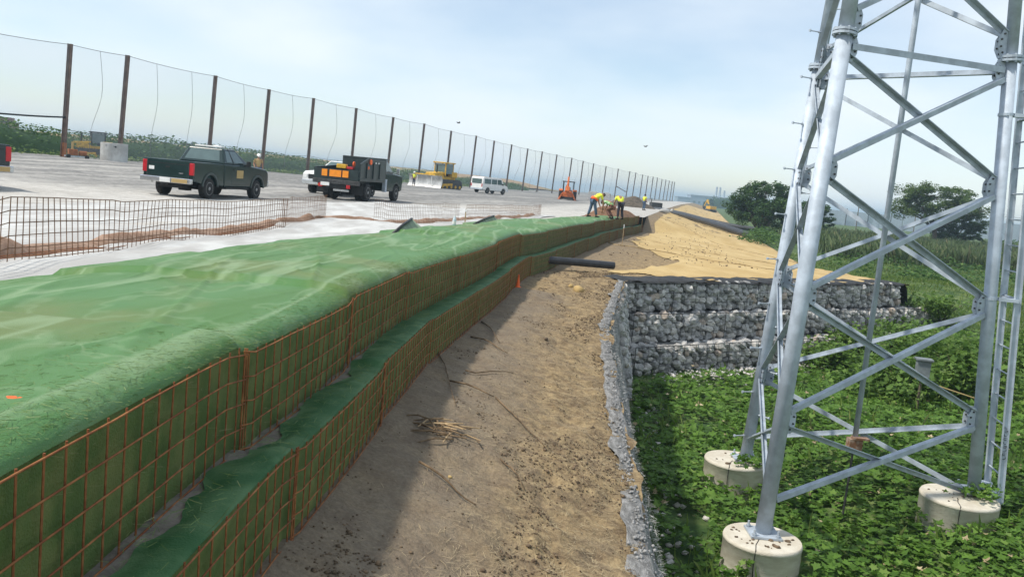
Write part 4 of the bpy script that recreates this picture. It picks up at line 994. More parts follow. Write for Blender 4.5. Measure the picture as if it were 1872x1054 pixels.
# ------------------------------------------------------------------ vehicles (x forward, y left, z up)
def make_wheel(t, x, y, r=.38, wd=.26, rim='rim', dual=False):
    s_ = 1 if y > 0 else -1
    prof = [(r * .60, -wd / 2), (r * .86, -wd / 2), (r * .96, -wd * .42), (r, -wd * .28), (r, wd * .28), (r * .96, wd * .42), (r * .86, wd / 2), (r * .60, wd / 2)]
    o = MB().lathe(prof, 26, (0, 0, 0), 'Y').build('wheel', M['rubber'], t, smooth=False); o.location = (x, y, r)
    mb = MB(); f = s_ * (wd / 2)
    mb.lathe([(r * .62, f * .98), (r * .60, f * 1.02), (r * .50, f * .92), (r * .46, f * .72), (r * .2, f * .74), (r * .17, f * 1.0), (.01, f * 1.02)], 20, (0, 0, 0), 'Y', cap=False)
    q = mb.build('rim', M[rim], o, smooth=True)
    mb = MB()
    for k in range(6):
        a = k * math.pi / 3; mb.tube([(r * .36 * math.cos(a), f * .70, r * .36 * math.sin(a)), (r * .36 * math.cos(a), f * .76, r * .36 * math.sin(a))], r * .075, 8)
    mb.build('rim_hole', M['black'], o)
    return o
def arch(cx, r, z0, cz, n=9):
    a0 = math.asin(max(-1, min(1, (z0 - cz) / r))); return [(cx + r * math.cos(a), cz + r * math.sin(a)) for a in np.linspace(math.pi - a0, a0, n)]
def make_pickup(loc, rz, paint, paint2, label, group, rack=True):
    t = empty('pickup_truck', loc, rz, label, 'pickup truck', group); WH = .98
    low = [(-.52, .46)] + [(1.2, .46)] + arch(2.05, .47, .46, .40) + [(2.92, .5), (2.98, .78), (2.94, 1.08), (2.75, 1.20), (1.42, 1.30), (-.52, 1.30)]
    MB().prism(low, -WH, WH).build('body', paint, t, bevel=.045)
    side = [(-2.58, .62)] + [(-2.0, .52)] + arch(-1.5, .47, .5, .40)[0:] + [(-.56, .48), (-.56, 1.30), (-2.58, 1.30)]
    mb = MB()
    for s_ in (-1, 1): mb.prism(side, s_ * WH, s_ * (WH - .16))
    mb.box((-1.55, 0, .72), (2.0, 1.7, .08)).box((-.60, 0, 1.0), (.06, 1.7, .56)); mb.build('bed', paint, t, bevel=.03)
    for s_ in (-1, 1):                                    # flared wheel arches
        ap = [(-1.5 + r * math.cos(a), .40 + r * math.sin(a)) for r, rng in ((.56, np.linspace(math.pi - .1, .1, 12)), (.475, np.linspace(.1, math.pi - .1, 12))) for a in rng]
        MB().prism(ap, s_ * (WH - .02), s_ * (WH + .035)).build('wheel_arch', paint2, t, bevel=.015)
        ap2 = [(x + 3.55, z) for x, z in ap]; MB().prism(ap2, s_ * (WH - .02), s_ * (WH + .03)).build('wheel_arch', paint2, t, bevel=.015)
    tg = MB().box((-2.60, 0, .97), (.07, 1.62, .66)).build('tailgate', paint, t, bevel=.02)
    MB().box((-2.637, 0, 1.16), (.012, 1.5, .02)).build('trim_line', M['black'], tg); MB().box((-2.64, .0, 1.05), (.02, .16, .06)).build('handle', M['black'], tg)
    MB().box((-2.64, .62, .98), (.008, .20, .12)).build('sticker', M['white_paint'], tg); MB().box((-2.64, -.52, .86), (.008, .16, .035)).build('badge', M['chrome'], tg)
    bp = MB().box((-2.70, 0, .60), (.16, 1.96, .19)).build('bumper', M['chrome'], t, bevel=.03)
    MB().box((-2.79, .0, .60), (.012, .40, .17)).build('number_plate', M['white_paint'], bp); MB().box((-2.785, -.55, .60), (.012, .6, .14)).build('dirty_patch', M['tan'], bp)
    MB().box((-2.72, 0, .47), (.2, .3, .08)).tube([(-2.7, 0, .47), (-2.9, 0, .47)], .03, 6).build('tow_hitch', M['black'], bp)
    MB().box((2.98, 0, .62), (.16, 1.94, .24)).build('bumper', M['chrome'], t, bevel=.03)
    MB().box((2.97, 0, .93), (.05, 1.2, .24)).build('grille', M['black'], t)
    for s_ in (-1, 1):
        MB().box((-2.59, s_ * .90, 1.03), (.075, .17, .42)).build('tail_light', M['red_lens'], t, bevel=.02)
        MB().box((2.96, s_ * .80, .95), (.06, .30, .22)).build('headlight', M['white_plastic'], t, bevel=.02)
    # greenhouse
    zb, zr = 1.30, 1.86; bw, tw = .93, .70; xb, xf, xbr, xfr = -.50, 1.45, -.22, .62
    B = [(xb, -bw, zb), (xf, -bw, zb), (xf, bw, zb), (xb, bw, zb)]; T = [(xbr, -tw, zr), (xfr, -tw, zr), (xfr, tw, zr), (xbr, tw, zr)]
    MB().hexa(B, T).build('cab', paint, t, bevel=.06, seg=3)
    g = lambda q, *a, nm='window': MB().panel(q, *a).build(nm, M['glass'], t)
    g([B[3], B[0], T[0], T[3]], .10, .90, .16, .86, nm='rear_window'); g([B[1], B[2], T[2], T[1]], .07, .93, .10, .92, nm='windscreen')
    for q in ([B[0], B[1], T[1], T[0]], [B[2], B[3], T[3], T[2]]):
        fl_ = q[0][0] > 0; 
        for a, b in ((.10, .34), (.39, .80)): 
            u0, u1 = (1 - b, 1 - a) if fl_ else (a, b); g(q, u0, u1, .12, .84)
    MB().panel([B[0], B[1], T[1], T[0]], .355, .375, .0, 1.0, .013).build('pillar', M['black'], t)
    for s_ in (-1, 1):
        d = MB().prism([(.02, .56), (1.26, .56), (1.30, 1.24), (.02, 1.24)], s_ * (WH - .012), s_ * (WH + .006)).build('door', paint, t, bevel=.006)
        MB().box((.16, s_ * (WH + .012), 1.10), (.16, .03, .035)).build('handle', M['black'], d)
        if rack: MB().box((.62, s_ * (WH + .009), .95), (.50, .006, .30)).build('door_sign', M['tan'], d)
        MB().box((1.08, s_ * 1.08, 1.36), (.10, .16, .20)).box((1.08, s_ * .98, 1.30), (.05, .1, .04)).build('mirror', M['black'], t, bevel=.02)
        MB().box((.40, s_ * .99, .42), (1.7, .10, .06)).build('running_board', M['black'], t)
        for x in (-1.5, 2.05): make_wheel(t, x, s_ * .84)
    MB().box((-.3, 0, .42), (4.4, 1.0, .16)).tube([(-1.5, -.7, .38), (-1.5, .7, .38)], .07, 8).tube([(2.05, -.7, .38), (2.05, .7, .38)], .06, 8).box((-1.5, 0, .38), (.3, .34, .28)).build('chassis', M['black'], t)
    if rack: MB().box((.05, 0, 1.91), (.26, 1.1, .06)).box((.05, -.3, 1.95), (.2, .22, .05)).build('light_bar', M['white_plastic'], t, bevel=.015)
    return t
GREEN = mat('dark_green_paint', (0.014, 0.032, 0.030), 0.16, 0.12, 3, spec=.55); GREYG = mat('dusty_green_paint', (0.05, 0.066, 0.062), 0.4, 0.15, 3)
BLACKP = mat('black_green_paint', (0.018, 0.028, 0.030), 0.3, 0.1, 3, spec=.55)
def hd(deg): return rad(90 - deg)                          # heading measured clockwise from +y
def place_rear(px, py, deg, ax=-1.5, ay=-.84):             # put the right rear wheel at px,py
    a = hd(deg); return (px - (ax * math.cos(a) - ay * math.sin(a)), py - (ax * math.sin(a) + ay * math.cos(a)), road_z(px, py))
p = place_rear(-11.3, 31.6, 10.5); make_pickup(p, hd(10.5), GREEN, GREYG, 'dark green extended cab pickup truck seen from behind, light bar on roof', 'pickup trucks')
p = place_rear(-15.75, 23.9, -62, ax=-2.6, ay=.9); make_pickup(p, hd(-62), BLACKP, BLACKP, 'dark pickup truck cut off by the left picture edge, only its tail showing', 'pickup trucks', False)
p = (-10.05, 50.3, road_z(-10, 50.3)); make_pickup(p, hd(198), M['white_paint'], M['white_paint'], 'white pickup truck facing the camera behind the dark dump truck', 'pickup trucks', False)
a_ = Vector((-83, 221, 5.75)); make_pickup(a_, hd(70), GREYG, GREYG, 'small grey vehicle parked high on the brown hill', 'pickup trucks', False)

def make_dump(loc, rz):
    t = empty('dump_truck', loc, rz, 'dark green dump body work truck with amber panels across its rear', 'truck'); W_ = 1.12; t.scale = (1.06,) * 3
    BM = mat('dump_body_paint', (0.016, 0.028, 0.028), 0.35, 0.25, 3, spec=.45)
    MB().box((-1.25, 0, .62), (3.6, .9, .22)).box((1.6, 0, .62), (2.6, .9, .2)).build('chassis', M['black'], t)
    MB().box((-1.45, 0, .98), (3.1, 2 * W_, .12)).build('deck', BM, t, bevel=.01)
    sd = MB().prism([(-3.0, 1.045), (.12, 1.045), (.12, 1.98), (-2.1, 1.98), (-3.0, 1.70)], -W_, -W_ + .06).build('side_panel', BM, t, bevel=.01)
    for x in (-2.3, -1.5, -.7): MB().box((x, -W_ - .02, 1.42), (.06, .05, .7)).build('rib', BM, sd)
    MB().prism([(-3.0, 1.045), (.12, 1.045), (.12, 1.62), (-3.0, 1.40)], W_ - .06, W_).build('side_panel', BM, t, bevel=.01)
    MB().box((.12, 0, 1.55), (.07, 2 * W_, 1.02)).box((.32, 0, 2.02), (.5, 2 * W_, .05)).build('headboard', BM, t, bevel=.01)
    tg = MB().box((-3.03, 0, 1.13), (.07, 2 * W_ - .14, .46)).build('tailgate', BM, t, bevel=.01)
    for y, w_ in ((.56, .26), (.04, .56), (-.45, .28)): MB().box((-3.085, y, 1.18), (.04, w_, .30)).build('amber_panel', M['amber'], tg)
    MB().box((-2.75, -.12, 1.52), (.25, .46, .20)).build('yellow_case', M['yellow_paint'], t, bevel=.03); MB().box((-2.8, -.55, 1.47), (.2, .3, .12)).build('tool_box', M['red_lens'], t, bevel=.02)
    for x, y, z, r in ((-2.6, -.62, 1.66, .12), (-1.9, -1.15, 1.82, .12), (-2.15, -1.15, 1.55, .07)):
        MB().lathe([(.01, -.02), (r, -.02), (r, .02), (.01, .02)], 14, (x, y, z), 'Y').build('orange_disc', M['bright_orange'], t)
    for x in (-1.3, -.95): MB().box((x, -1.16, 1.80), (.09, .03, .07)).build('marker_lamp', M['white_plastic'], t)
    rb = MB().box((-3.02, 0, .80), (.16, 2 * W_, .20)).build('rear_sill', M['dark_steel'], t, bevel=.02)
    MB().box((-3.11, .50, .68), (.015, .42, .15)).build('number_plate', M['white_paint'], t); MB().box((-3.1, -.30, .44), (.05, .75, .09)).build('step_bumper', M['chrome'], t)
    for y in (.72, -.62): MB().box((-3.10, y, .62), (.03, .18, .16)).build('tail_light', M['red_lens'], t)
    for y in (.83, -.83): MB().box((-2.55, y, .52), (.03, .56, .50)).build('mud_flap', M['black'], t)
    MB().box((-2.575, .86, .60), (.03, .46, .06)).build('reflector', M['amber'], t)
    # cab and bonnet
    low = [(.55, .50), (1.55, .50)] + arch(2.15, .48, .5, .42) + [(2.95, .55), (3.0, 1.1), (2.85, 1.30), (1.78, 1.38), (.55, 1.38)]
    MB().prism(low, -.98, .98).build('cab_body', GREEN, t, bevel=.05)
    B = [(.57, -.94, 1.38), (1.80, -.94, 1.38), (1.80, .94, 1.38), (.57, .94, 1.38)]; T = [(.66, -.74, 2.0), (1.28, -.74, 2.0), (1.28, .74, 2.0), (.66, .74, 2.0)]
    MB().hexa(B, T).build('cab_roof', GREEN, t, bevel=.06)
    for q in ([B[0], B[1], T[1], T[0]], [B[2], B[3], T[3], T[2]], [B[3], B[0], T[0], T[3]], [B[1], B[2], T[2], T[1]]): MB().panel(q, .14, .84, .14, .86).build('window', M['glass'], t)
    for s_ in (-1, 1):
        MB().box((1.75, s_ * 1.16, 1.50), (.08, .16, .30)).box((1.72, s_ * 1.02, 1.42), (.04, .14, .04)).build('mirror', M['chrome'], t, bevel=.02)
        MB().box((.42, s_ * 1.0, .78), (.22, .16, .62)).build('step_tank', M['galv_dark'], t); make_wheel(t, 2.15, s_ * .86, .41, .26)
        make_wheel(t, -1.75, s_ * .92, .41, .26); make_wheel(t, -1.75, s_ * .62, .41, .24)
    MB().tube([(-1.75, -.8, .41), (-1.75, .8, .41)], .09, 8).box((-1.75, 0, .41), (.36, .4, .34)).build('axle', M['black'], t)
    return t
a_ = hd(12); make_dump((-7.6 - (-1.75 * math.cos(a_) + .95 * math.sin(a_)), 43.2 - (-1.75 * math.sin(a_) - .95 * math.cos(a_)), road_z(-7.2, 43)), a_)

def make_van(loc, rz):
    t = empty('passenger_van', loc, rz, 'white passenger van parked right of the bulldozer', 'van'); H_ = 1.95
    prof = [(-2.4, .42)] + [(-1.9, .38)] + arch(-1.45, .40, .38, .34) + [(.9, .38)] + arch(1.55, .40, .38, .34) + [(2.3, .42), (2.38, .75), (2.25, 1.02), (1.62, 1.16), (1.0, H_ - .08), (.7, H_), (-2.2, H_), (-2.42, H_ - .1), (-2.5, 1.1), (-2.5, .6)]
    MB().prism(prof, -.97, .97).build('body', M['white_paint'], t, bevel=.08, seg=3)
    for s_ in (-1, 1):
        for x0, x1 in ((-2.2, -1.0), (-.85, .15), (.28, 1.05)):
            z1 = 1.74; MB().prism([(x0, 1.16), (x1 + (.14 if x1 > 1 else 0), 1.16), (x1 - (.12 if x1 > 1 else 0), z1), (x0, z1)], s_ * .962, s_ * .985).build('window', M['glass'], t)
        MB().box((1.25, s_ * 1.05, 1.22), (.1, .16, .2)).build('mirror', M['black'], t)
        MB().box((-2.5, s_ * .85, .95), (.04, .14, .36)).build('tail_light', M['red_lens'], t); MB().box((2.36, s_ * .75, .80), (.06, .3, .18)).build('headlight', M['white_plastic'], t)
        for x in (-1.45, 1.55): make_wheel(t, x, s_ * .84, .34, .22)
    MB().box((-2.51, 0, 1.42), (.03, 1.5, .56)).build('rear_window', M['glass'], t); MB().panel([(1.64, -.9, 1.17), (1.64, .9, 1.17), (1.02, .8, H_ - .1), (1.02, -.8, H_ - .1)], .05, .95, .08, .92, .03).build('windscreen', M['glass'], t)
    MB().box((-2.52, 0, .5), (.12, 1.9, .16)).build('bumper', M['galv_dark'], t); MB().box((2.38, 0, .5), (.12, 1.9, .18)).build('bumper', M['galv_dark'], t); MB().box((0, 0, .4), (4.2, 1.2, .12)).build('chassis', M['black'], t)
    return t
make_van((-3.9, 108.5, road_z(-3.9, 108)), hd(38))

def track(t, y, x0, x1, r, w_):
    prof = [(x0 + r * math.cos(a), r + r * math.sin(a)) for a in np.linspace(math.pi / 2, 3 * math.pi / 2, 9)] + [(x1 + r * .85 * math.cos(a), r + r * math.sin(a)) for a in np.linspace(-math.pi / 2, math.pi / 2, 9)]
    o = MB().prism(prof, y - w_ / 2, y + w_ / 2).build('track', M['dark_steel'], t, bevel=.02)
    for k in range(5): MB().lathe([(.01, -.02), (r * .34, -.02), (r * .34, .02), (.01, .02)], 12, (x0 + (x1 - x0) * k / 4, y + (w_ / 2 + .02) * (1 if y > 0 else -1), r * .55), 'Y').build('roller', M['yellow_paint'], o)
    for k in range(14): MB().box((x0 + (x1 - x0) * k / 13, y, 2 * r + .02), (.05, w_ + .02, .05)).build('track_shoe', M['dark_steel'], o)
    return o
def make_dozer(loc, rz, scale, label, big=True, dark=False):
    t = empty('bulldozer', loc, rz, label, 'bulldozer', 'bulldozers'); t.scale = (scale,) * 3; Y = M['yellow_paint']; BK = M['black'] if dark else Y
    for y in (-1.0, 1.0): track(t, y, -1.5, 1.35, .46, .52)
    MB().prism([(-1.6, .6), (1.9, .6), (1.9, 1.50), (.35, 1.65), (.35, 1.2), (-1.6, 1.2)], -.58, .58).build('body', Y, t, bevel=.05)
    MB().box((-1.2, 0, 1.45), (.9, 1.5, .55)).build('fuel_tank', Y, t, bevel=.05); MB().tube([(1.2, .3, 1.5), (1.2, .3, 2.35)], .07, 8).build('exhaust', M['black'], t)
    cz = 1.3
    for x in (-.95, .30):
        for y in (-.68, .68): MB().box((x, y, cz + .62), (.10, .10, 1.25)).build('cab_post', BK if dark else Y, t)
    MB().box((-.32, 0, cz + 1.29), (1.65, 1.65, .12)).build('cab_roof', M['black'] if dark else Y, t, bevel=.04)
    for y in (-.70, .70): MB().box((-.32, y, cz + .70), (1.12, .03, .98)).build('window', M['glass'], t)
    MB().box((.32, 0, cz + .72), (.03, 1.24, .9)).build('windscreen', M['glass'], t); MB().box((-.95, 0, cz + .72), (.03, 1.24, .9)).build('rear_window', M['glass'], t)
    MB().box((-.5, 0, cz + .25), (.5, .5, .5)).build('seat', M['black'], t)
    # curved blade
    bw = 2.05 if big else 1.5; bl = MB(); prof = [(2.55 + .30 * (1 - math.cos(a)) + .02, .05 + 1.15 * (a / 2.0)) for a in np.linspace(0, 2.0, 8)]
    prof = [(2.62 + .22 * (2 * v - 1) ** 2 - .1, .04 + 1.2 * v) for v in np.linspace(0, 1, 9)]
    bl.prism(prof + [(x - .10, z) for x, z in prof[::-1]], -bw, bw); o = bl.build('blade', mat('worn_blade_steel', (.50, .50, .49), .45, .2, 2, metal=.4) if not dark else M['dark_steel'], t, bevel=.01)
    MB().box((2.60, 0, 1.28), (.16, 2 * bw * .62, .12)).build('spill_guard', Y, o, bevel=.02)
    for y in (-1, 1): MB().box((2.72, y * .9, .66), (.03, .05, .9)).build('rib', M['white_paint'], o)
    for y in (-1.36, 1.36): MB().bar((-.1, y * .98, .5), (2.5, y * .98, .32), .14, .2).build('push_arm', Y, t)
    for y in (-.4, .4): MB().tube([(1.7, y, 1.25), (2.5, y, .75)], .06, 8).build('hydraulic_ram', M['chrome'], t)
    return t
make_dozer((-10.4, 113.5, road_z(-10, 113)), hd(212), 1.28, 'yellow bulldozer with a wide worn steel blade facing the road')
make_dozer((-40.2, 82.5, road_z(-40, 82)), hd(240), .92, 'small black and yellow bulldozer half hidden behind the rust orange post', False, True)

def make_backhoe(loc, rz):
    t = empty('backhoe_loader', loc, rz, 'orange backhoe loader with its digging arm raised, beyond the workers', 'backhoe'); O = M['orange_paint']
    MB().prism([(-1.2, .55), (1.9, .55), (1.95, 1.25), (.7, 1.45), (-1.2, 1.2)], -.5, .5).build('body', O, t, bevel=.05)
    for x in (-1.05, .45):
        for y in (-.72, .72): MB().box((x, y, 1.85), (.09, .09, 1.35)).build('cab_post', M['black'], t)
    MB().box((-.3, 0, 2.56), (1.8, 1.75, .12)).build('cab_roof', M['black'], t, bevel=.03)
    for y in (-.73, .73): MB().box((-.3, y, 1.95), (1.4, .025, .9)).build('window', M['glass'], t)
    MB().box((-.1, 0, 1.4), (.5, .55, .7)).build('seat', M['black'], t)
    for s_ in (-1, 1):
        make_wheel(t, -.85, s_ * .98, .70, .50, 'orange_paint'); make_wheel(t, 1.55, s_ * .88, .46, .32, 'orange_paint')
        MB().prism([(-1.55, 1.25), (-.1, 1.25), (-.35, 1.5), (-1.3, 1.5)], s_ * .72, s_ * 1.24).build('mudguard', O, t, bevel=.03)
        st = MB().bar((-1.7, s_ * .7, .9), (-1.9, s_ * 1.15, .08), .16, .16).box((-1.9, s_ * 1.15, .05), (.4, .4, .06)).build('stabiliser', O, t)
    MB().box((-1.5, 0, .75), (.3, 1.5, .6)).build('rear_frame', O, t, bevel=.02)
    bo = MB().bar((-1.7, 0, .8), (-2.1, 0, 2.3), .26, .34).bar((-2.1, 0, 2.25), (-1.75, 0, 3.2), .22, .28).build('boom', O, t, bevel=.02); MB().bar((-1.75, .05, 3.15), (-2.55, .05, 1.75), .18, .22).build('dipper', O, bo)
    MB().prism([(-2.75, 1.9), (-2.3, 1.75), (-2.25, 1.2), (-2.6, 1.05), (-2.95, 1.3)], -.30, .30).build('bucket', O, bo, bevel=.02); MB().tube([(-1.9, .2, 1.1), (-2.25, .2, 2.1)], .06, 8).build('hydraulic_ram', M['chrome'], bo)
    lb = MB()
    for y in (-.75, .75): lb.bar((.6, y, 1.3), (2.3, y, .5), .12, .2)
    lb.build('loader_arm', O, t); MB().prism([(2.3, .1), (3.0, .08), (2.5, .4), (2.35, .85)], -1.1, 1.1).build('loader_bucket', M['dark_steel'], t)
    return t
make_backhoe((6.6, 124, road_z(6.6, 124)), hd(6))

# ------------------------------------------------------------------ people
def skin_obj(name, verts, edges, radii, mt, parent, root=0, sub=1):
    me = bpy.data.meshes.new(name); me.from_pydata([tuple(v) for v in verts], edges, []); me.update()
    o = bpy.data.objects.new(name, me); COL.objects.link(o); o.parent = parent; me.materials.append(mt)
    md = o.modifiers.new('skin', 'SKIN'); md.use_smooth_shade = True
    if not me.skin_vertices: 
        bm = bmesh.new(); bm.from_mesh(me); bm.verts.layers.skin.verify(); bm.to_mesh(me); bm.free()
    for i, s_ in enumerate(me.skin_vertices[0].data):
        r = radii[i]; s_.radius = r if isinstance(r, tuple) else (r, r); s_.use_root = (i == root)
    sb = o.modifiers.new('sub', 'SUBSURF'); sb.levels = sub; sb.render_levels = sub
    return o
def person(loc, rz, label, J, shirt, trouser, vest=None, hat=None, belt=None, scale=1.0):
    """J: joints in metres, x forward, y left, z up"""
    t = empty('person', loc, rz, label, 'person', 'road workers'); t.scale = (scale,) * 3
    g = {k: Vector(v) for k, v in J.items()}
    V = [g['hip'], g['waist'], g['chest'], g['neck'], g['head0'], g['hipL'], g['kneeL'], g['ankL'], g['toeL'], g['hipR'], g['kneeR'], g['ankR'], g['toeR'], g['shL'], g['elL'], g['wrL'], g['shR'], g['elR'], g['wrR']]
    E_ = [(0, 1), (1, 2), (2, 3), (3, 4), (0, 5), (5, 6), (6, 7), (7, 8), (0, 9), (9, 10), (10, 11), (11, 12), (2, 13), (13, 14), (14, 15), (2, 16), (16, 17), (17, 18)]
    Rr = [.12, .125, .13, .06, .055, .085, .062, .045, .035, .085, .062, .045, .035, .06, .046, .032, .06, .046, .032]
    skin_obj('body', V, E_, Rr, M['skin'], t)
    skin_obj('shirt', [g['hip'], g['waist'], g['chest'], g['neck'] * .6 + g['chest'] * .4, g['shL'], g['elL'] * .6 + g['shL'] * .4, g['shR'], g['elR'] * .6 + g['shR'] * .4], [(0, 1), (1, 2), (2, 3), (2, 4), (4, 5), (2, 6), (6, 7)], [(.16, .13), (.165, .135), (.18, .14), .09, .085, .075, .085, .075], vest or shirt, t)
    skin_obj('trousers', [g['hip'], g['hipL'], g['kneeL'], g['ankL'] + Vector((0, 0, .04)), g['hipR'], g['kneeR'], g['ankR'] + Vector((0, 0, .04))], [(0, 1), (1, 2), (2, 3), (0, 4), (4, 5), (5, 6)], [.145, .105, .085, .075, .105, .085, .075], trouser, t)
    if belt: 
        m_ = g['hip'].lerp(g['waist'], .45); dd = (g['waist'] - g['hip']).normalized(); MB().tube([m_ - dd * .06, m_ + dd * .06], .205, 16).build('orange_band', belt, t, smooth=True)
    hc = g['head']; hdn = (hc - g['neck']).normalized()
    fdir = Vector(J.get('face', (1, 0, 0))).normalized(); side = hdn.cross(fdir).normalized(); fdir = side.cross(hdn).normalized()
    mb = MB(); bm = bmesh.new(); bmesh.ops.create_icosphere(bm, subdivisions=2, radius=1)
    vs_ = []
    for v in bm.verts:
        c = v.co; k = .105; q = fdir * c.x * k + side * c.y * k * .78 + hdn * c.z * .125
        if c.x > .3 and c.z < -.3: q -= fdir * .01
        vs_.append(hc + q)
    mb.add(vs_, [tuple(v.index for v in f.verts) for f in bm.faces]); bm.free()
    mb.tube([hc + fdir * .09 + hdn * .015, hc + fdir * .128 - hdn * .02], [.010, .018], 6)
    for s_ in (-1, 1): mb.tube([hc + side * s_ * .08 - hdn * .02, hc + side * s_ * .092 + hdn * .02], .02, 6)
    mb.build('head', M['skin'], t, smooth=True)
    mb = MB()
    for s_ in (-1, 1): mb.tube([hc + fdir * .092 + side * s_ * .034 + hdn * .02, hc + fdir * .101 + side * s_ * .034 + hdn * .02], .010, 6)
    mb.tube([hc + fdir * .094 - side * .022 - hdn * .055, hc + fdir * .097 - hdn * .057, hc + fdir * .094 + side * .022 - hdn * .055], .006, 5); mb.build('eyes_and_mouth', M['black'], t)
    if hat:
        hb = MB(); prof = [(.128, .02), (.124, .07), (.10, .125), (.06, .152), (.01, .16)]
        for i, (r, h) in enumerate(prof):
            for k in range(14):
                a = 2 * math.pi * k / 14; hb.v.append(tuple(hc + hdn * h + (fdir * math.cos(a) * 1.1 + side * math.sin(a)) * r))
        for i in range(4):
            for k in range(14): hb.f.append((i * 14 + k, i * 14 + (k + 1) % 14, (i + 1) * 14 + (k + 1) % 14, (i + 1) * 14 + k))
        n0 = len(hb.v); hb.tube([hc + hdn * .03 + fdir * .10, hc + hdn * .022 + fdir * .19], [.09, .07], 8); hb.build('hard_hat', hat, t, smooth=True)
    else:
        MB().add([hc + fdir * (v.co.x * .11 - .012) + side * v.co.y * .092 + hdn * (v.co.z * .125 + .018) for v in STONE[2].vertices], [tuple(p.vertices) for p in STONE[2].polygons]) if False else None
        mb = MB(); bm = bmesh.new(); bmesh.ops.create_icosphere(bm, subdivisions=2, radius=1)
        mb.add([hc + fdir * (v.co.x * .108 - .018) + side * v.co.y * .09 + hdn * (v.co.z * .118 + .022) for v in bm.verts], [tuple(v.index for v in f.verts) for f in bm.faces]); bm.free(); mb.build('hair', M['black'], t, smooth=True)
    for k in 'LR':
        w0 = g['wr' + k]; d = (w0 - g['el' + k]).normalized(); _, a, b = frame(d); mb = MB(); mb.bar(w0, w0 + d * .09, .075, .03)
        for q, (o_, l) in enumerate(((-.03, .065), (-.01, .08), (.01, .085), (.03, .07))):
            s0 = w0 + d * .085 + a * o_; mb.tube([s0, s0 + d * l * .55 - b * .01, s0 + d * l * .9 - b * .035], [.010, .009, .007], 5)
        s0 = w0 + d * .03 + a * .04; mb.tube([s0, s0 + d * .035 + a * .03, s0 + d * .07 + a * .035], [.012, .010, .008], 5); mb.build('hand', M['skin'], t, smooth=True)
        an = g['ank' + k]; to = g['toe' + k]; dd = Vector((to.x - an.x, to.y - an.y, 0)).normalized()
        MB().tube([an + Vector((0, 0, .06)) - dd * .02, Vector((an.x, an.y, .05)) - dd * .05, Vector((an.x, an.y, .045)) + dd * .10, Vector((an.x, an.y, .035)) + dd * .20], [.06, .055, .05, .035], 8).build('boot', M['black'], t, smooth=True)
    return t
STAND = dict(hip=(0, 0, .95), waist=(0, 0, 1.12), chest=(0, 0, 1.34), neck=(0, 0, 1.50), head0=(.02, 0, 1.56), head=(.03, 0, 1.65), hipL=(0, .09, .90), kneeL=(.03, .11, .50), ankL=(0, .13, .10), toeL=(.16, .15, .04), hipR=(0, -.09, .90), kneeR=(.03, -.11, .50), ankR=(-.02, -.13, .10), toeR=(.14, -.15, .04), shL=(0, .20, 1.42), elL=(-.02, .26, 1.14), wrL=(.12, .24, .92), shR=(0, -.20, 1.42), elR=(-.02, -.26, 1.14), wrR=(.14, -.22, .95), face=(1, 0, -.1))
BEND = dict(hip=(0, 0, .92), waist=(.13, 0, 1.05), chest=(.36, 0, 1.15), neck=(.52, 0, 1.14), head0=(.57, 0, 1.12), head=(.65, 0, 1.08), hipL=(0, .10, .88), kneeL=(.02, .13, .48), ankL=(-.02, .15, .10), toeL=(.14, .17, .04), hipR=(0, -.10, .88), kneeR=(.08, -.13, .48), ankR=(.0, -.16, .10), toeR=(.16, -.18, .04), shL=(.42, .19, 1.10), elL=(.48, .22, .82), wrL=(.56, .14, .58), shR=(.42, -.19, 1.10), elR=(.50, -.22, .82), wrR=(.58, -.12, .56), face=(.6, 0, -1))
def variant(J, **k): d = dict(J); d.update(k); return d
gz = float(zt(49)) + .10
person((3.95, 47.6, gz), hd(62), 'bent over worker in yellow shirt, orange waistband and blue jeans, leftmost', variant(BEND, hipL=(0, .11, .88), ankL=(-.16, .16, .10), toeL=(0, .18, .04), kneeL=(-.06, .14, .48), ankR=(.16, -.16, .10), toeR=(.32, -.18, .04), waist=(.10, 0, 1.08), chest=(.30, 0, 1.24), neck=(.45, 0, 1.28), head0=(.5, 0, 1.27), head=(.58, 0, 1.24), shL=(.36, .19, 1.19), shR=(.36, -.19, 1.19)), M['hivis'], M['denim'], None, None, M['bright_orange'])
person((5.15, 49.0, gz - .05), hd(-50), 'crouching worker in green and white shirt between two yellow shirted workers', variant(BEND, hip=(0, 0, .70), hipL=(0, .1, .66), hipR=(0, -.1, .66), kneeL=(.30, .14, .48), kneeR=(.32, -.14, .46), waist=(.16, 0, .86), chest=(.40, 0, .97), neck=(.56, 0, .95), head0=(.6, 0, .92), head=(.68, 0, .88), shL=(.46, .19, .92), shR=(.46, -.19, .92), elL=(.52, .22, .64), elR=(.54, -.22, .64), wrL=(.6, .1, .4), wrR=(.6, -.1, .4), ankL=(.02, .15, .1), ankR=(.04, -.15, .1)), M['green_shirt'], M['brown_cloth'], None, None)
person((5.75, 50.2, gz - .06), hd(-20), 'bent worker in pale yellow shirt and dark trousers beside the brown soil', variant(BEND, waist=(.08, 0, 1.07), chest=(.24, 0, 1.25), neck=(.38, .0, 1.30), head0=(.44, 0, 1.29), head=(.52, 0, 1.24), shL=(.28, .19, 1.22), shR=(.28, -.19, 1.22), elL=(.36, .25, .95), elR=(.34, -.27, .95), wrL=(.48, .2, .72), wrR=(.46, -.2, .72)), M['hivis'], M['dark_cloth'])
person((13.55, 96.5, float(crest_z(96)) + .02), hd(55), 'standing worker in yellow shirt and jeans near the far end of the wall', STAND, M['hivis'], M['denim'])
person((-13.2, 108, road_z(-13, 108)), hd(200), 'worker in white hard hat and yellow vest standing left of the bulldozer', STAND, M['hivis'], M['dark_cloth'], None, M['white_plastic'])
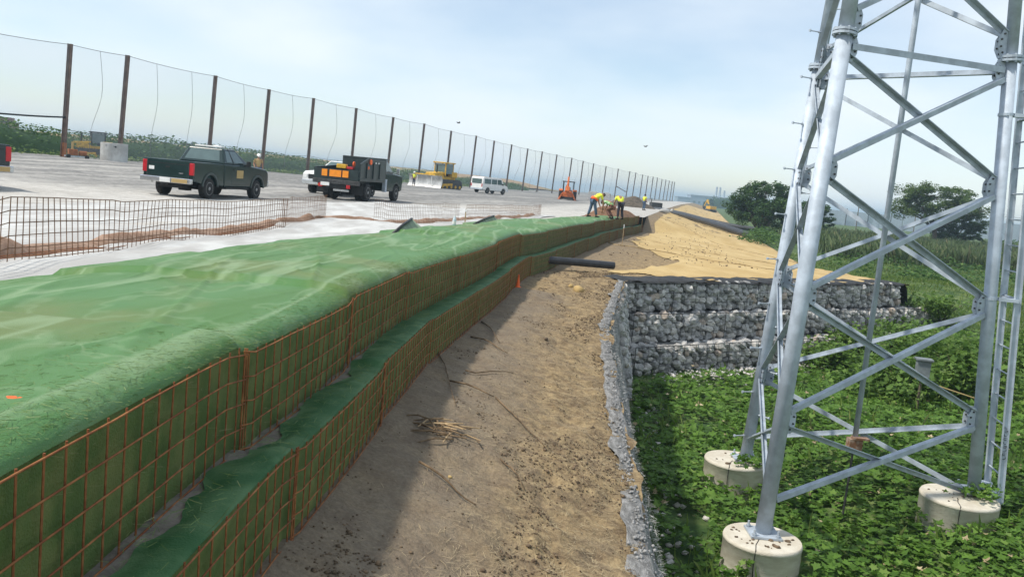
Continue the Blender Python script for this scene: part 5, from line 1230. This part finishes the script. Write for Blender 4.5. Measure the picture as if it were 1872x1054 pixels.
person((-16.95, 56.5, road_z(-16.9, 56)), hd(150), 'worker in white hard hat and tan vest standing beyond the green pickup', STAND, M['tan'], M['denim'], None, M['white_plastic'], scale=1.05)
# ------------------------------------------------------------------ standing wire form panels
vwp = MB().tube([(0, 0, -.02), (0, 0, .60)], .0048, 5).mesh('wire'); vwp.materials.append(M['dark_wire'])
def wire_panel(pts, h, sp, label, seed, thick=1.0, single=True, leanx=0.0):
    pts = [Vector(p) for p in pts]; t = empty('wire_panel', (pts[0].x, pts[0].y, road_z(pts[0].x, pts[0].y) + .03), 0, label, 'wire panel', 'wire form panels standing on the white sheets')
    org = Vector(t.location); L_ = [0]
    for a, b in zip(pts[:-1], pts[1:]): L_.append(L_[-1] + (b - a).length)
    def at(s_):
        for i in range(len(pts) - 1):
            if s_ <= L_[i + 1] or i == len(pts) - 2: p = pts[i].lerp(pts[i + 1], (s_ - L_[i]) / (L_[i + 1] - L_[i])); break
        return Vector((p.x, p.y, road_z(p.x, p.y) + .03)) - org
    s_ = 0.0; joined = MB()
    while s_ < L_[-1]:
        p = at(s_); tl = .20 * noise.noise(Vector((s_ * .45, seed, 0))) + random.gauss(0, .015); ty = .22 * noise.noise(Vector((s_ * .35, seed + 5, 0)))
        if single: inst('wire', vwp, t, p, (ty * .5, tl * .5 + leanx, 0), (thick, thick, h / .6))
        else: joined.tube([p, p + Vector((tl * .3, -ty * .3, h))], .005 * thick, 4, cap=False)
        s_ += sp
    for k in range(6):
        line = []; z = h * (k / 5) * .985 + .005
        for q in range(41):
            s_ = L_[-1] * q / 40; p = at(s_); line.append(p + Vector(((.10 * noise.noise(Vector((s_ * .45, seed, 0))) + leanx) * z, 0, z + .012 * noise.noise(Vector((s_ * .9, k * 4, seed))))))
        if single: MB().tube(line, .005 * thick, 5).build('wire', M['dark_wire'], t)
        else: joined.tube(line, .005 * thick, 4, cap=False)
    for k in range(4):                                     # foot of the bent mat, lying on the ground
        line = [at(L_[-1] * q / 30) + Vector((-.10 - .11 * k + .02 * noise.noise(Vector((q * .6, k, seed))), 0, .02)) for q in range(31)]
        MB().tube(line, .006 * thick, 4).build('foot_wire', M['rust_wire'], t)
    if not single: o = joined.build('wire_grid', M['dark_wire'], t); o['kind'] = 'stuff'
    return t
wire_panel([(-4.52, 6.0), (-4.55, 7.4), (-4.8, 10), (-4.95, 12.4), (-4.95, 15), (-4.93, 18.6)], .60, .145, 'long bent rusty wire panel standing nearest on the left', 1)
wire_panel([(-4.93, 18.3), (-4.92, 22.4)], .60, .07, 'fine doubled wire panel adjoining the end of the long bent panel', 2, .7)
wire_panel([(-3.75, 22.8), (-2.7, 26.2), (-1.95, 29.0)], .58, .12, 'faint wire panel standing behind the water bottle', 3, .75)
wire_panel([(-1.8, 30.0), (-.4, 36), (1.05, 43)], .55, .14, 'farthest wire panel before the bending workers', 4, .9, False)
# ridge of rusty soil behind the panels
def ridge(pts, w_, h, label, seed, mt='brown_dirt'):
    rows = []; pts = [Vector(p) for p in pts]
    for i in range(len(pts) - 1):
        n = max(6, int((pts[i + 1] - pts[i]).length / .25))
        for q in range(n):
            p = pts[i].lerp(pts[i + 1], q / n); r = []
            for k in range(9):
                v = k / 8; x = p.x - w_ * (v - .5) * (1 + .4 * noise.noise(Vector((p.y * .7, seed, 0)))); r.append((x, p.y, road_z(x, p.y) + .012 + h * math.sin(math.pi * v) ** 1.3 * (.55 + .9 * abs(fbm(x, p.y, seed, .8, 3))) - (.03 if k in (0, 8) else 0)))
            rows.append(r)
    o = link('soil_ridge', grid_mesh('soil_ridge', np.array(rows)), M[mt], smooth=True); tag(o, label, 'soil')
RS = mat('rusty_soil', (0.27, 0.165, 0.11), 0.95, 0.25, 5, 0.6, 25, col2=(0.38, 0.26, 0.19)); M['rusty_soil'] = RS
ridge([(-4.95, 6), (-5.0, 8), (-5.25, 10.5), (-5.35, 12.5), (-5.3, 18.6), (-5.2, 22)], .42, .15, 'low ridge of rust brown soil along the foot of the long wire panel', 2, 'rusty_soil')
ridge([(-5.1, 22.5), (-4.1, 22.9), (-3.0, 26.3), (-2.15, 29.4), (-.6, 36.5), (.7, 43)], .4, .14, 'low ridge of rust brown soil behind the farther wire panels', 5, 'rusty_soil')
# small things on the working area
def flap(a, b, c, e, label):
    a, b, c, e = map(Vector, (a, b, c, e)); t = empty('fabric_flap', a, 0, label, 'fabric flap', 'folded up fabric corners'); rows = []
    for i in range(9):
        u = i / 8; p = a.lerp(b, u); q = e.lerp(c, u); rows.append([tuple(p.lerp(q, v / 6) + Vector((0, 0, -.10 * math.sin(math.pi * v / 6) * (u ** .6))) - a) for v in range(7)])
    o = link('fabric', grid_mesh('fabric', np.array(rows)), M['fabric_pale'], t, smooth=True); so_ = o.modifiers.new('th', 'SOLIDIFY'); so_.thickness = .012
    MB().tube([Vector((0, 0, 0)), (b - a) * .5 + Vector((0, 0, .03)), (b - a)], [.03, .025, .03], 6).build('rolled_edge', M['dark_steel'], t, smooth=True)
M['fabric_pale'] = mat('faded_green_fabric', (0.20, 0.26, 0.17), 0.7, 0.2, 3, 0.3, 80)
flap((-2.62, 18.5, 3.70), (-2.45, 20.2, 3.96), (-1.9, 20.9, 3.72), (-2.2, 19.0, 3.73), 'nearer corner of green fabric folded up like a small tent')
flap((-1.35, 26.6, 3.64), (-.85, 30.0, 3.82), (-.35, 30.8, 3.64), (-.9, 27.2, 3.64), 'farther corner of green fabric folded up near the white stake')
zb = float(zt(25.7)) + .02
t = empty('water_bottle', (-1.86, 25.6, zb), 0, 'clear plastic water bottle standing at the edge of the green cover', 'bottle')
PL = mat('bottle_plastic', (0.55, 0.66, 0.72), 0.15, 0.1, 5, spec=.6)
MB().lathe([(.045, 0), (.055, .02), (.055, .17), (.05, .2), (.02, .25), (.018, .27)], 14).build('body', PL, t, smooth=True); MB().lathe([(.056, .05), (.0565, .06), (.0565, .13), (.056, .14)], 14, cap=False).build('label_band', M['white_paint'], t); MB().lathe([(.022, .265), (.022, .30)], 10).build('cap', M['white_plastic'], t)
def stake(loc, h, tip, label, r=.018):
    t = empty('survey_stake', loc, 0, label, 'stake', 'survey stakes'); MB().box((0, 0, h * .4), (2 * r, r, h * .8 + .2)).build('shaft', M['tan_wood'], t); MB().box((0, 0, h * .9), (2.4 * r, 1.4 * r, h * .2)).build('painted_tip', M[tip], t)
M['tan_wood'] = mat('stake_wood', (0.42, 0.30, 0.17), 0.85, 0.2, 8)
stake((-1.72, 28.4, 3.57), .45, 'white_plastic', 'white tipped stake right behind the water bottle'); stake((5.3, 44.0, 2.50), .95, 'white_plastic', 'white tipped stake against the dark wall near the workers'); stake((9.5, 67.7, 2.5), .95, 'white_plastic', 'white tipped stake past the far end of the wall', .03)
t = empty('marker_cone', (.13, 20.3, bank_z(.13, 20.3) - .02), 0, 'small orange marker cone beside the foot of the lower wall', 'marker'); MB().lathe([(.085, 0), (.085, .015), (.05, .02), (.012, .29), (.008, .30)], 14).build('cone', M['bright_orange'], t, smooth=True)
mb = MB().add([(.045 * math.cos(a) * (1 + .25 * math.sin(3 * a)), .028 * math.sin(a), 0) for a in np.arange(0, 6.2, .5)] + [(.045 * math.cos(a) * (1 + .25 * math.sin(3 * a)), .028 * math.sin(a), .008) for a in np.arange(0, 6.2, .5)], [tuple(range(13)), tuple(range(25, 12, -1))] + [(k, (k + 1) % 13, 13 + (k + 1) % 13, 13 + k) for k in range(13)])
o = mb.build('orange_scrap', M['bright_orange']); o.location = (-1.79, 3.13, float(zt(3.1)) + .098); o.scale = (.6, .7, 1); tag(o, 'flat orange plastic scrap lying on the green cover', 'scrap')
YW = [v for v in STONE[5].vertices]
mb = MB().add([(v.co.x * .05, v.co.y * .035, v.co.z * .03) for v in YW], [tuple(p.vertices) for p in STONE[5].polygons]); o = mb.build('foam_scrap', M['amber_pale'] if 'amber_pale' in M else M['tan'], smooth=True); o.location = (-.36, 6.95, bank_z(-.36, 6.95) + .012); tag(o, 'small yellowish scrap on the grey bank', 'scrap')
# stub pipe out of the wall
def hollow_pipe(pts, r, n, mt, name, label, cat):
    pts = [Vector(p) for p in pts]; mb = MB().tube(pts, r, n, cap=False); d, a, b = frame(pts[-1] - pts[-2]); m0 = len(mb.v); e = pts[-1]; e2 = e - d * r * 1.5
    for c, rr_ in ((e, r), (e, r * .88), (e2, r * .88)):
        for k in range(n): tt = 2 * math.pi * k / n; mb.v.append(tuple(c + (a * math.cos(tt) + b * math.sin(tt)) * rr_))
    for i in range(2):
        for k in range(n): mb.f.append((m0 + i * n + k, m0 + i * n + (k + 1) % n, m0 + (i + 1) * n + (k + 1) % n, m0 + (i + 1) * n + k))
    mb.f.append(tuple(m0 + 2 * n + k for k in range(n)))
    o = mb.build(name, M[mt], None, smooth=True); tag(o, label, cat); return o
hollow_pipe([(.75, 26.3, 2.80), (1.9, 26.7, 2.78), (3.08, 27.1, 2.75)], .115, 18, 'black_pipe', 'drain_pipe', 'short black drain pipe jutting from the lower wall over the slope', 'pipe')
pp = [(18.2, 119, 3.20), (18.9, 113, 3.20), (19.7, 107, 3.08), (20.8, 101.5, 2.82), (22.3, 95, 2.36), (23.5, 90.5, 1.98), (24.4, 87.3, 1.72)]
hollow_pipe(pp, .36, 16, 'black_pipe', 'culvert_pipe', 'long thick black pipe running down the far slope to the grass', 'pipe')
hollow_pipe([(26.5, 131, 2.3), (31, 128, 1.75), (36, 126, 1.5)], .35, 12, 'black_pipe', 'culvert_pipe', 'distant black pipe lying lower on the far slope', 'pipe')
# debris on the bank
def stone_obj(x, y, s_, k, label, mt='clod'):
    me = STONE[k]; mb = MB().add([(v.co.x * s_, v.co.y * s_ * .8, v.co.z * s_ * .7) for v in me.vertices], [tuple(p.vertices) for p in me.polygons]); o = mb.build('rock', M[mt], None, smooth=True); o.location = (x, y, bank_z(x, y) + s_ * .12); o.rotation_euler = (.2, .1, x * 7); tag(o, label, 'rock', 'loose rocks on the bank')
stone_obj(1.62, 21.2, .36, 3, 'largest pale rock on the bank below the black drain pipe', 'tan'); stone_obj(1.45, 21.6, .18, 6, 'small rock beside the largest bank rock', 'tan'); stone_obj(.62, 14.0, .10, 8, 'small brown rock midway along the bank')
def stick(a, b, r, label):
    pts = []; n = 6
    for i in range(n + 1):
        u = i / n; x, y = a[0] + (b[0] - a[0]) * u, a[1] + (b[1] - a[1]) * u; pts.append((x + .02 * math.sin(u * 5), y, bank_z(x, y) + r + .012 + .015 * math.sin(u * math.pi)))
    o = MB().tube(pts, [r * (1.1 - .6 * i / n) for i in range(n + 1)], 6).build('stick', M['stick'], None, smooth=True); tag(o, label, 'stick', 'dry sticks on the bank')
stick((-.62, 9.91), (-.07, 9.69), .012, 'long thin stick lying across the middle of the bank'); stick((-.07, 9.69), (.5, 8.4), .009, 'long thin stick running down the bank toward the camera')
stick((-.9, 11.4), (-.44, 8.77), .008, 'thin stick close along the foot of the lower wall'); stick((-.62, 6.9), (-.1, 6.47), .010, 'thin stick at the bottom of the picture on the bank'); stick((.04, 7.61), (.29, 7.2), .008, 'short stick on the right of the near bank')
stick((-.55, 13.04), (.04, 12.31), .012, 'dark stick in the shadow of the lower wall'); stick((-.46, 14.67), (-.1, 13.16), .012, 'dark stick farther up in the wall shadow'); stick((-.48, 10.66), (.14, 11.15), .009, 'pale stick across the shadow edge')
t = empty('brush_pile', (-.55, 7.85, bank_z(-.55, 7.85)), 0, 'little heap of broken twigs and wood on the bank', 'brush pile')
for k in range(26):
    x, y = random.gauss(0, .16), random.gauss(0, .12); a = random.gauss(-.5, .7); l = random.uniform(.05, .24); z = bank_z(-.55 + x, 7.85 + y) - t.location.z
    MB().tube([(x - math.cos(a) * l, y - math.sin(a) * l, z + .015 + random.random() * .02), (x, y, z + .03 + random.random() * .03), (x + math.cos(a) * l, y + math.sin(a) * l, z + .015 + .03 * random.random())], [.005, .009, .006], 5).build('twig', M['straw_wood'] if (k % 4 == 0 and 'straw_wood' in M) else M['stick'] if k % 3 else M['tan_wood'], t)
P = []; sz = []
while len(P) < 8500:
    y = 4.6 + 24 * random.random() ** 1.3; v = random.random() ** .7; a, b = float(crest_x(y)), float(edge_x(y)); x = a + (b - a) * (v if y < 24.5 else v * .5)
    cl = noise.noise(Vector((x * 1.6, y * .55, 9))) + .35 * noise.noise(Vector((x * 5, y * 2, 3)))
    if cl < -.02 + .5 * (1 - v) and random.random() < .95: continue
    P.append((x, y, bank_z(x, y) + .004)); sz.append(random.uniform(.006, .024) * (2.2 if random.random() < .06 else 1) * (1 + .03 * max(0, y - 8)))
o = scatter('clods', P, sz, ico, icf, M['clod'], .4); tag(o, 'dark dry soil clods strewn over the bank', 'clods', kind='stuff')
P = []
while len(P) < 13000:
    y = 4.6 + 18 * random.random() ** 1.5; v = random.random(); a, b = float(crest_x(y)), float(edge_x(y)); x = a + (b - a) * v
    if random.random() > float(sm(v, .15, .9)) * (.35 + .9 * (noise.noise(Vector((x * 1.2, y * .5, 1))) + .3)) + .03: continue
    P.append((x, y, bank_z(x, y) + .008))
o = scatter('straw', P, RNG.uniform(.02, .10, len(P)), [(-.5, -.014, 0), (.5, -.010, .05), (.5, .010, .05), (-.5, .014, 0)], [(0, 1, 2, 3)], M['straw'], .18); tag(o, 'loose straw scattered over the bank', 'straw', kind='stuff')
P = []
for q in range(300):
    y = 34 + 50 * random.random() ** 1.3; v = .05 + .5 * random.random(); a, b = float(crest_x(y)), float(edge_x(y)); x = a + (b - a) * v
    P.append((x, y, bank_z(x, y) + .05))
o = scatter('clods', P, RNG.uniform(.04, .10, len(P)), ico, icf, M['clod'], .4); tag(o, 'brown clods scattered on the far straw slope', 'clods', kind='stuff')
# ------------------------------------------------------------------ things farther off
t = empty('concrete_tank', (-34.6, 74.5, 3.62), rad(20), 'pale round precast concrete tank standing beside the second fence post', 'concrete tank')
MB().lathe([(1.08, 0), (1.08, 1.5), (1.04, 1.52), (.96, 1.52), (.94, 1.5), (.94, .1)], 36).build('shell', M['pale_concrete'] if 'pale_concrete' in M else M['white_sheet'], t); MB().tube([(.2, -1.05, 1.22), (.2, -1.12, 1.22)], .07, 8).build('lifting_hole', M['black'], t); MB().bar((-.6, -.93, 1.30), (.15, -1.09, 1.25), .03, .03).build('strap', M['dark_steel'], t)
t = empty('trash_pump', (-36.5, 72.0, 3.6), rad(40), 'small rusty pump skid in front of the black bulldozer', 'pump')
MB().box((0, 0, .18), (1.7, .7, .08)).build('skid', M['galv_dark'], t); MB().box((-.3, 0, .5), (.7, .5, .5)).build('engine', M['post_orange'], t, bevel=.03); MB().tube([(.2, 0, .45), (.75, 0, .45)], .2, 12).build('pump_case', M['post_orange'], t); MB().tube([(-.3, .1, .7), (-.3, .1, 1.35)], .08, 8).build('exhaust', M['tan'], t)
for x in (-.7, .7): MB().lathe([(.01, -.06), (.17, -.06), (.17, .06), (.01, .06)], 12, (x, -.42, .17), 'Y').build('wheel', M['rubber'], t)
def block(x, y, sx, sy, sz_, label):
    t = empty('concrete_block', (x, y, 3.25), rad(-12), label, 'concrete block', 'concrete blocks on the far road'); MB().box((0, 0, sz_ / 2), (sx, sy, sz_)).build('block_body', M['galv_dark'] if False else M['stone_a'], t, bevel=.04); MB().box((0, 0, sz_ + .05), (sx * .5, sy * .3, .1)).build('interlock_key', M['stone_a'], t, bevel=.02)
block(12.4, 150, 1.9, 1.2, 1.45, 'darker concrete block stacked left behind the workers'); block(14.4, 149.4, 1.5, 1.2, 1.45, 'lighter concrete block next to the dark soil pile')
rows = []
for i in range(17):
    r = []
    for j in range(17):
        u, v = i / 8 - 1, j / 8 - 1; h = max(0, 1 - math.hypot(u, v)); r.append((14.2 + v * 3.4, 113 + u * 2.6, 3.2 + 1.75 * h ** .8 * (.85 + .4 * noise.noise(Vector((u * 2, v * 2, 3)))) if h > 0 else 3.2))
    rows.append(r)
o = link('dirt_pile', grid_mesh('dirt_pile', np.array(rows)), M['dark_dirt'], smooth=True); tag(o, 'dark soil pile on the road behind the standing worker', 'dirt pile')
t = empty('sandbag', (16.4, 99.5, float(crest_z(99)) - .1), .4, 'white sandbag lying at the top of the far slope', 'sandbag'); MB().add([(v.co.x * 1.5, v.co.y * .9, v.co.z * .6 + .2) for v in STONE[3].vertices], [tuple(p.vertices) for p in STONE[3].polygons]).build('bag', M['white_sheet'], t, smooth=True); MB().tube([(.7, 0, .25), (.95, 0, .4)], [.08, .16], 8).build('tied_neck', M['white_sheet'], t)
t = empty('generator', (18.6, 121, 3.2), .3, 'small dark generator standing at the head of the long black pipe', 'generator'); MB().box((0, 0, .55), (1.6, .9, .8)).build('case', M['dark_steel'], t, bevel=.05); MB().tube([(-.7, 0, .5), (-.7, 0, 1.5)], .05, 6).build('exhaust', M['black'], t); MB().box((0, 0, .08), (1.8, 1.0, .12)).build('skid', M['brown_dirt'], t)
def excavator(loc, rz, label):
    t = empty('excavator', loc, rz, label, 'excavator'); Y = M['yellow_paint']
    for y in (-1.1, 1.1): track(t, y, -1.6, 1.6, .45, .5)
    MB().box((-.5, 0, 1.5), (2.8, 2.4, 1.0)).build('house', Y, t, bevel=.08); MB().box((.8, .7, 1.9), (1.1, .9, 1.5)).build('cab', M['glass'], t, bevel=.05)
    MB().bar((.9, -.2, 1.6), (2.6, -.2, 4.0), .35, .5).build('boom', Y, t); MB().bar((2.6, -.2, 4.0), (4.2, -.2, 1.8), .28, .35).build('dipper', Y, t); MB().prism([(4.0, 1.9), (4.6, 1.6), (4.4, .9), (3.8, 1.1)], -.6, .2).build('bucket', M['dark_steel'], t)
excavator((63.6, 295, 1.4), rad(110), 'tiny yellow excavator far along the embankment')
t = empty('plant_building', (190, 900, -1), 0, 'hazy far off plant buildings with two tall chimneys', 'building')
FARB = mat('far_cladding', (0.30, 0.36, 0.42), 0.8, 0.1, .05)
MB().box((0, 0, 5), (38, 20, 11)).box((-24, 0, 4), (16, 18, 7)).build('wall', FARB, t); MB().box((0, 0, 10.8), (39, 21, .6)).box((-24, 0, 7.8), (16.6, 18.6, .5)).build('roof', M['galv_dark'], t)
for x in (7, 10.5, 15): MB().tube([(x, -6, 8), (x, -6, 21 if x < 12 else 18)], [1.2, .9], 12).build('chimney', M['galv_dark'], t)
for k in range(7): MB().box((-15 + k * 5, -10.1, 4), (2.4, .2, 2)).build('window', M['glass'], t)
t = empty('building', (-152, 252, 4), rad(20), 'reddish brick building just showing above the hedge at the left edge', 'building')
BRK = mat('far_brick', (0.25, 0.13, 0.10), 0.9, 0.2, .5); MB().box((0, 0, 2.2), (12, 8, 4.6)).box((3, 0, 5.2), (4, 6, 1.4)).build('wall', BRK, t); MB().box((0, 0, 4.6), (12.5, 8.5, .2)).build('roof', M['dark_steel'], t)
for k in range(4): MB().box((-4.2 + k * 2.8, -4.02, 3.2), (1.2, .1, 1.3)).build('window', M['glass'], t)
t = empty('noise_barrier', (0, 0, 0), 0, 'pale grey barrier with tall posts beyond the bushes far right', 'barrier')
for k in range(34):
    x = 98 + k * 4.2; y = 312 + 6 * math.sin(k * .2); h = 5.6 if x < 140 else 6.6
    MB().box((x, y, .5 + h / 2), (4.1, .2, h)).build('panel', M['far_panel'] if 'far_panel' in M else M['galv'], t)
    if k % 2 == 0: MB().box((x + 2.1, y - .15, (h + (3.6 if k > 12 else 1.5)) / 2), (.22, .22, h + (3.6 if k > 12 else 1.5))).build('post', M['dark_steel'], t)
MB().box((198, 313, 9.4), (72, .08, .08)).build('top_rail', M['dark_steel'], t)
for i, (x, y, h, lb) in enumerate(((88, 230, 8.4, 'thin utility pole seen between the left tower legs'), (95, 228, 9.0, 'thin utility pole left of the open crowned tree'), (112, 250, 9.4, 'thin utility pole touching the left edge of the open crown'))):
    t = empty('utility_pole', (x, y, .9), 0, lb, 'pole', 'far utility poles'); MB().tube([(0, 0, -.5), (0, 0, h)], [.14, .10], 8).build('pole', M['bark'], t); MB().box((0, 0, h - .5), (1.6, .1, .1)).build('crossarm', M['bark'], t)
M['box_grey'] = mat('equipment_grey', (0.17, 0.19, 0.20), 0.6, 0.15, 6)
# grey equipment box and rail in the shrubs
t = empty('equipment_box', (9.93, 20.6, fz(9.93, 20.6)), rad(-12), 'small grey equipment box on a post among the shrubs', 'box'); bz = 1.33 - t.location.z
MB().box((0, 0, bz + .2), (.30, .22, .40)).build('case', M['box_grey'], t, bevel=.01); MB().box((0, -.01, bz + .43), (.38, .30, .05)).build('lid', M['box_grey'], t, bevel=.01); MB().tube([(0, 0, -.1), (0, 0, bz)], .03, 8).build('post', M['bark'], t)
o = MB().tube([(9.6, 20.2, 1.36), (10.5, 20.3, 1.14), (11.25, 20.4, .96)], .018, 6).build('bamboo_pole', M['tan'], None); tag(o, 'thin yellowish pole leaning in the shrubs below the grey box', 'pole')
# birds
for x, y, z, lb in ((-4.66, 60, 8.63, 'small dark bird above the net fence'), (8.08, 60, 8.24, 'small dark bird in the open sky above the slope')):
    t = empty('bird', (x, y, z), rad(40), lb, 'bird', 'flying birds'); MB().tube([(-.12, 0, 0), (-.05, 0, .01), (.05, 0, .015), (.12, 0, .02), (.16, 0, .015)], [.01, .035, .04, .022, .006], 8).build('body', M['black'], t, smooth=True)
    for s_ in (-1, 1): MB().hexa([(-.05, s_ * .02, 0), (.05, s_ * .02, 0), (.02, s_ * .20, .09), (-.05, s_ * .18, .09)], [(-.05, s_ * .02, .012), (.05, s_ * .02, .012), (.02, s_ * .20, .096), (-.05, s_ * .18, .096)]).build('wing', M['black'], t)
# ------------------------------------------------------------------ air
m = bpy.data.materials.new('haze_air'); m.use_nodes = True; tn = m.node_tree; tn.nodes.clear()
pv = tn.nodes.new('ShaderNodeVolumePrincipled'); pv.inputs['Color'].default_value = (.64, .85, 1.0, 1); pv.inputs['Density'].default_value = HAZE; pv.inputs['Anisotropy'].default_value = .2
mo = tn.nodes.new('ShaderNodeOutputMaterial'); tn.links.new(pv.outputs[0], mo.inputs['Volume'])
o = MB().box((0, 1900, 9.5), (7600, 4600, 33)).build('haze', m); tag(o, kind='stuff')
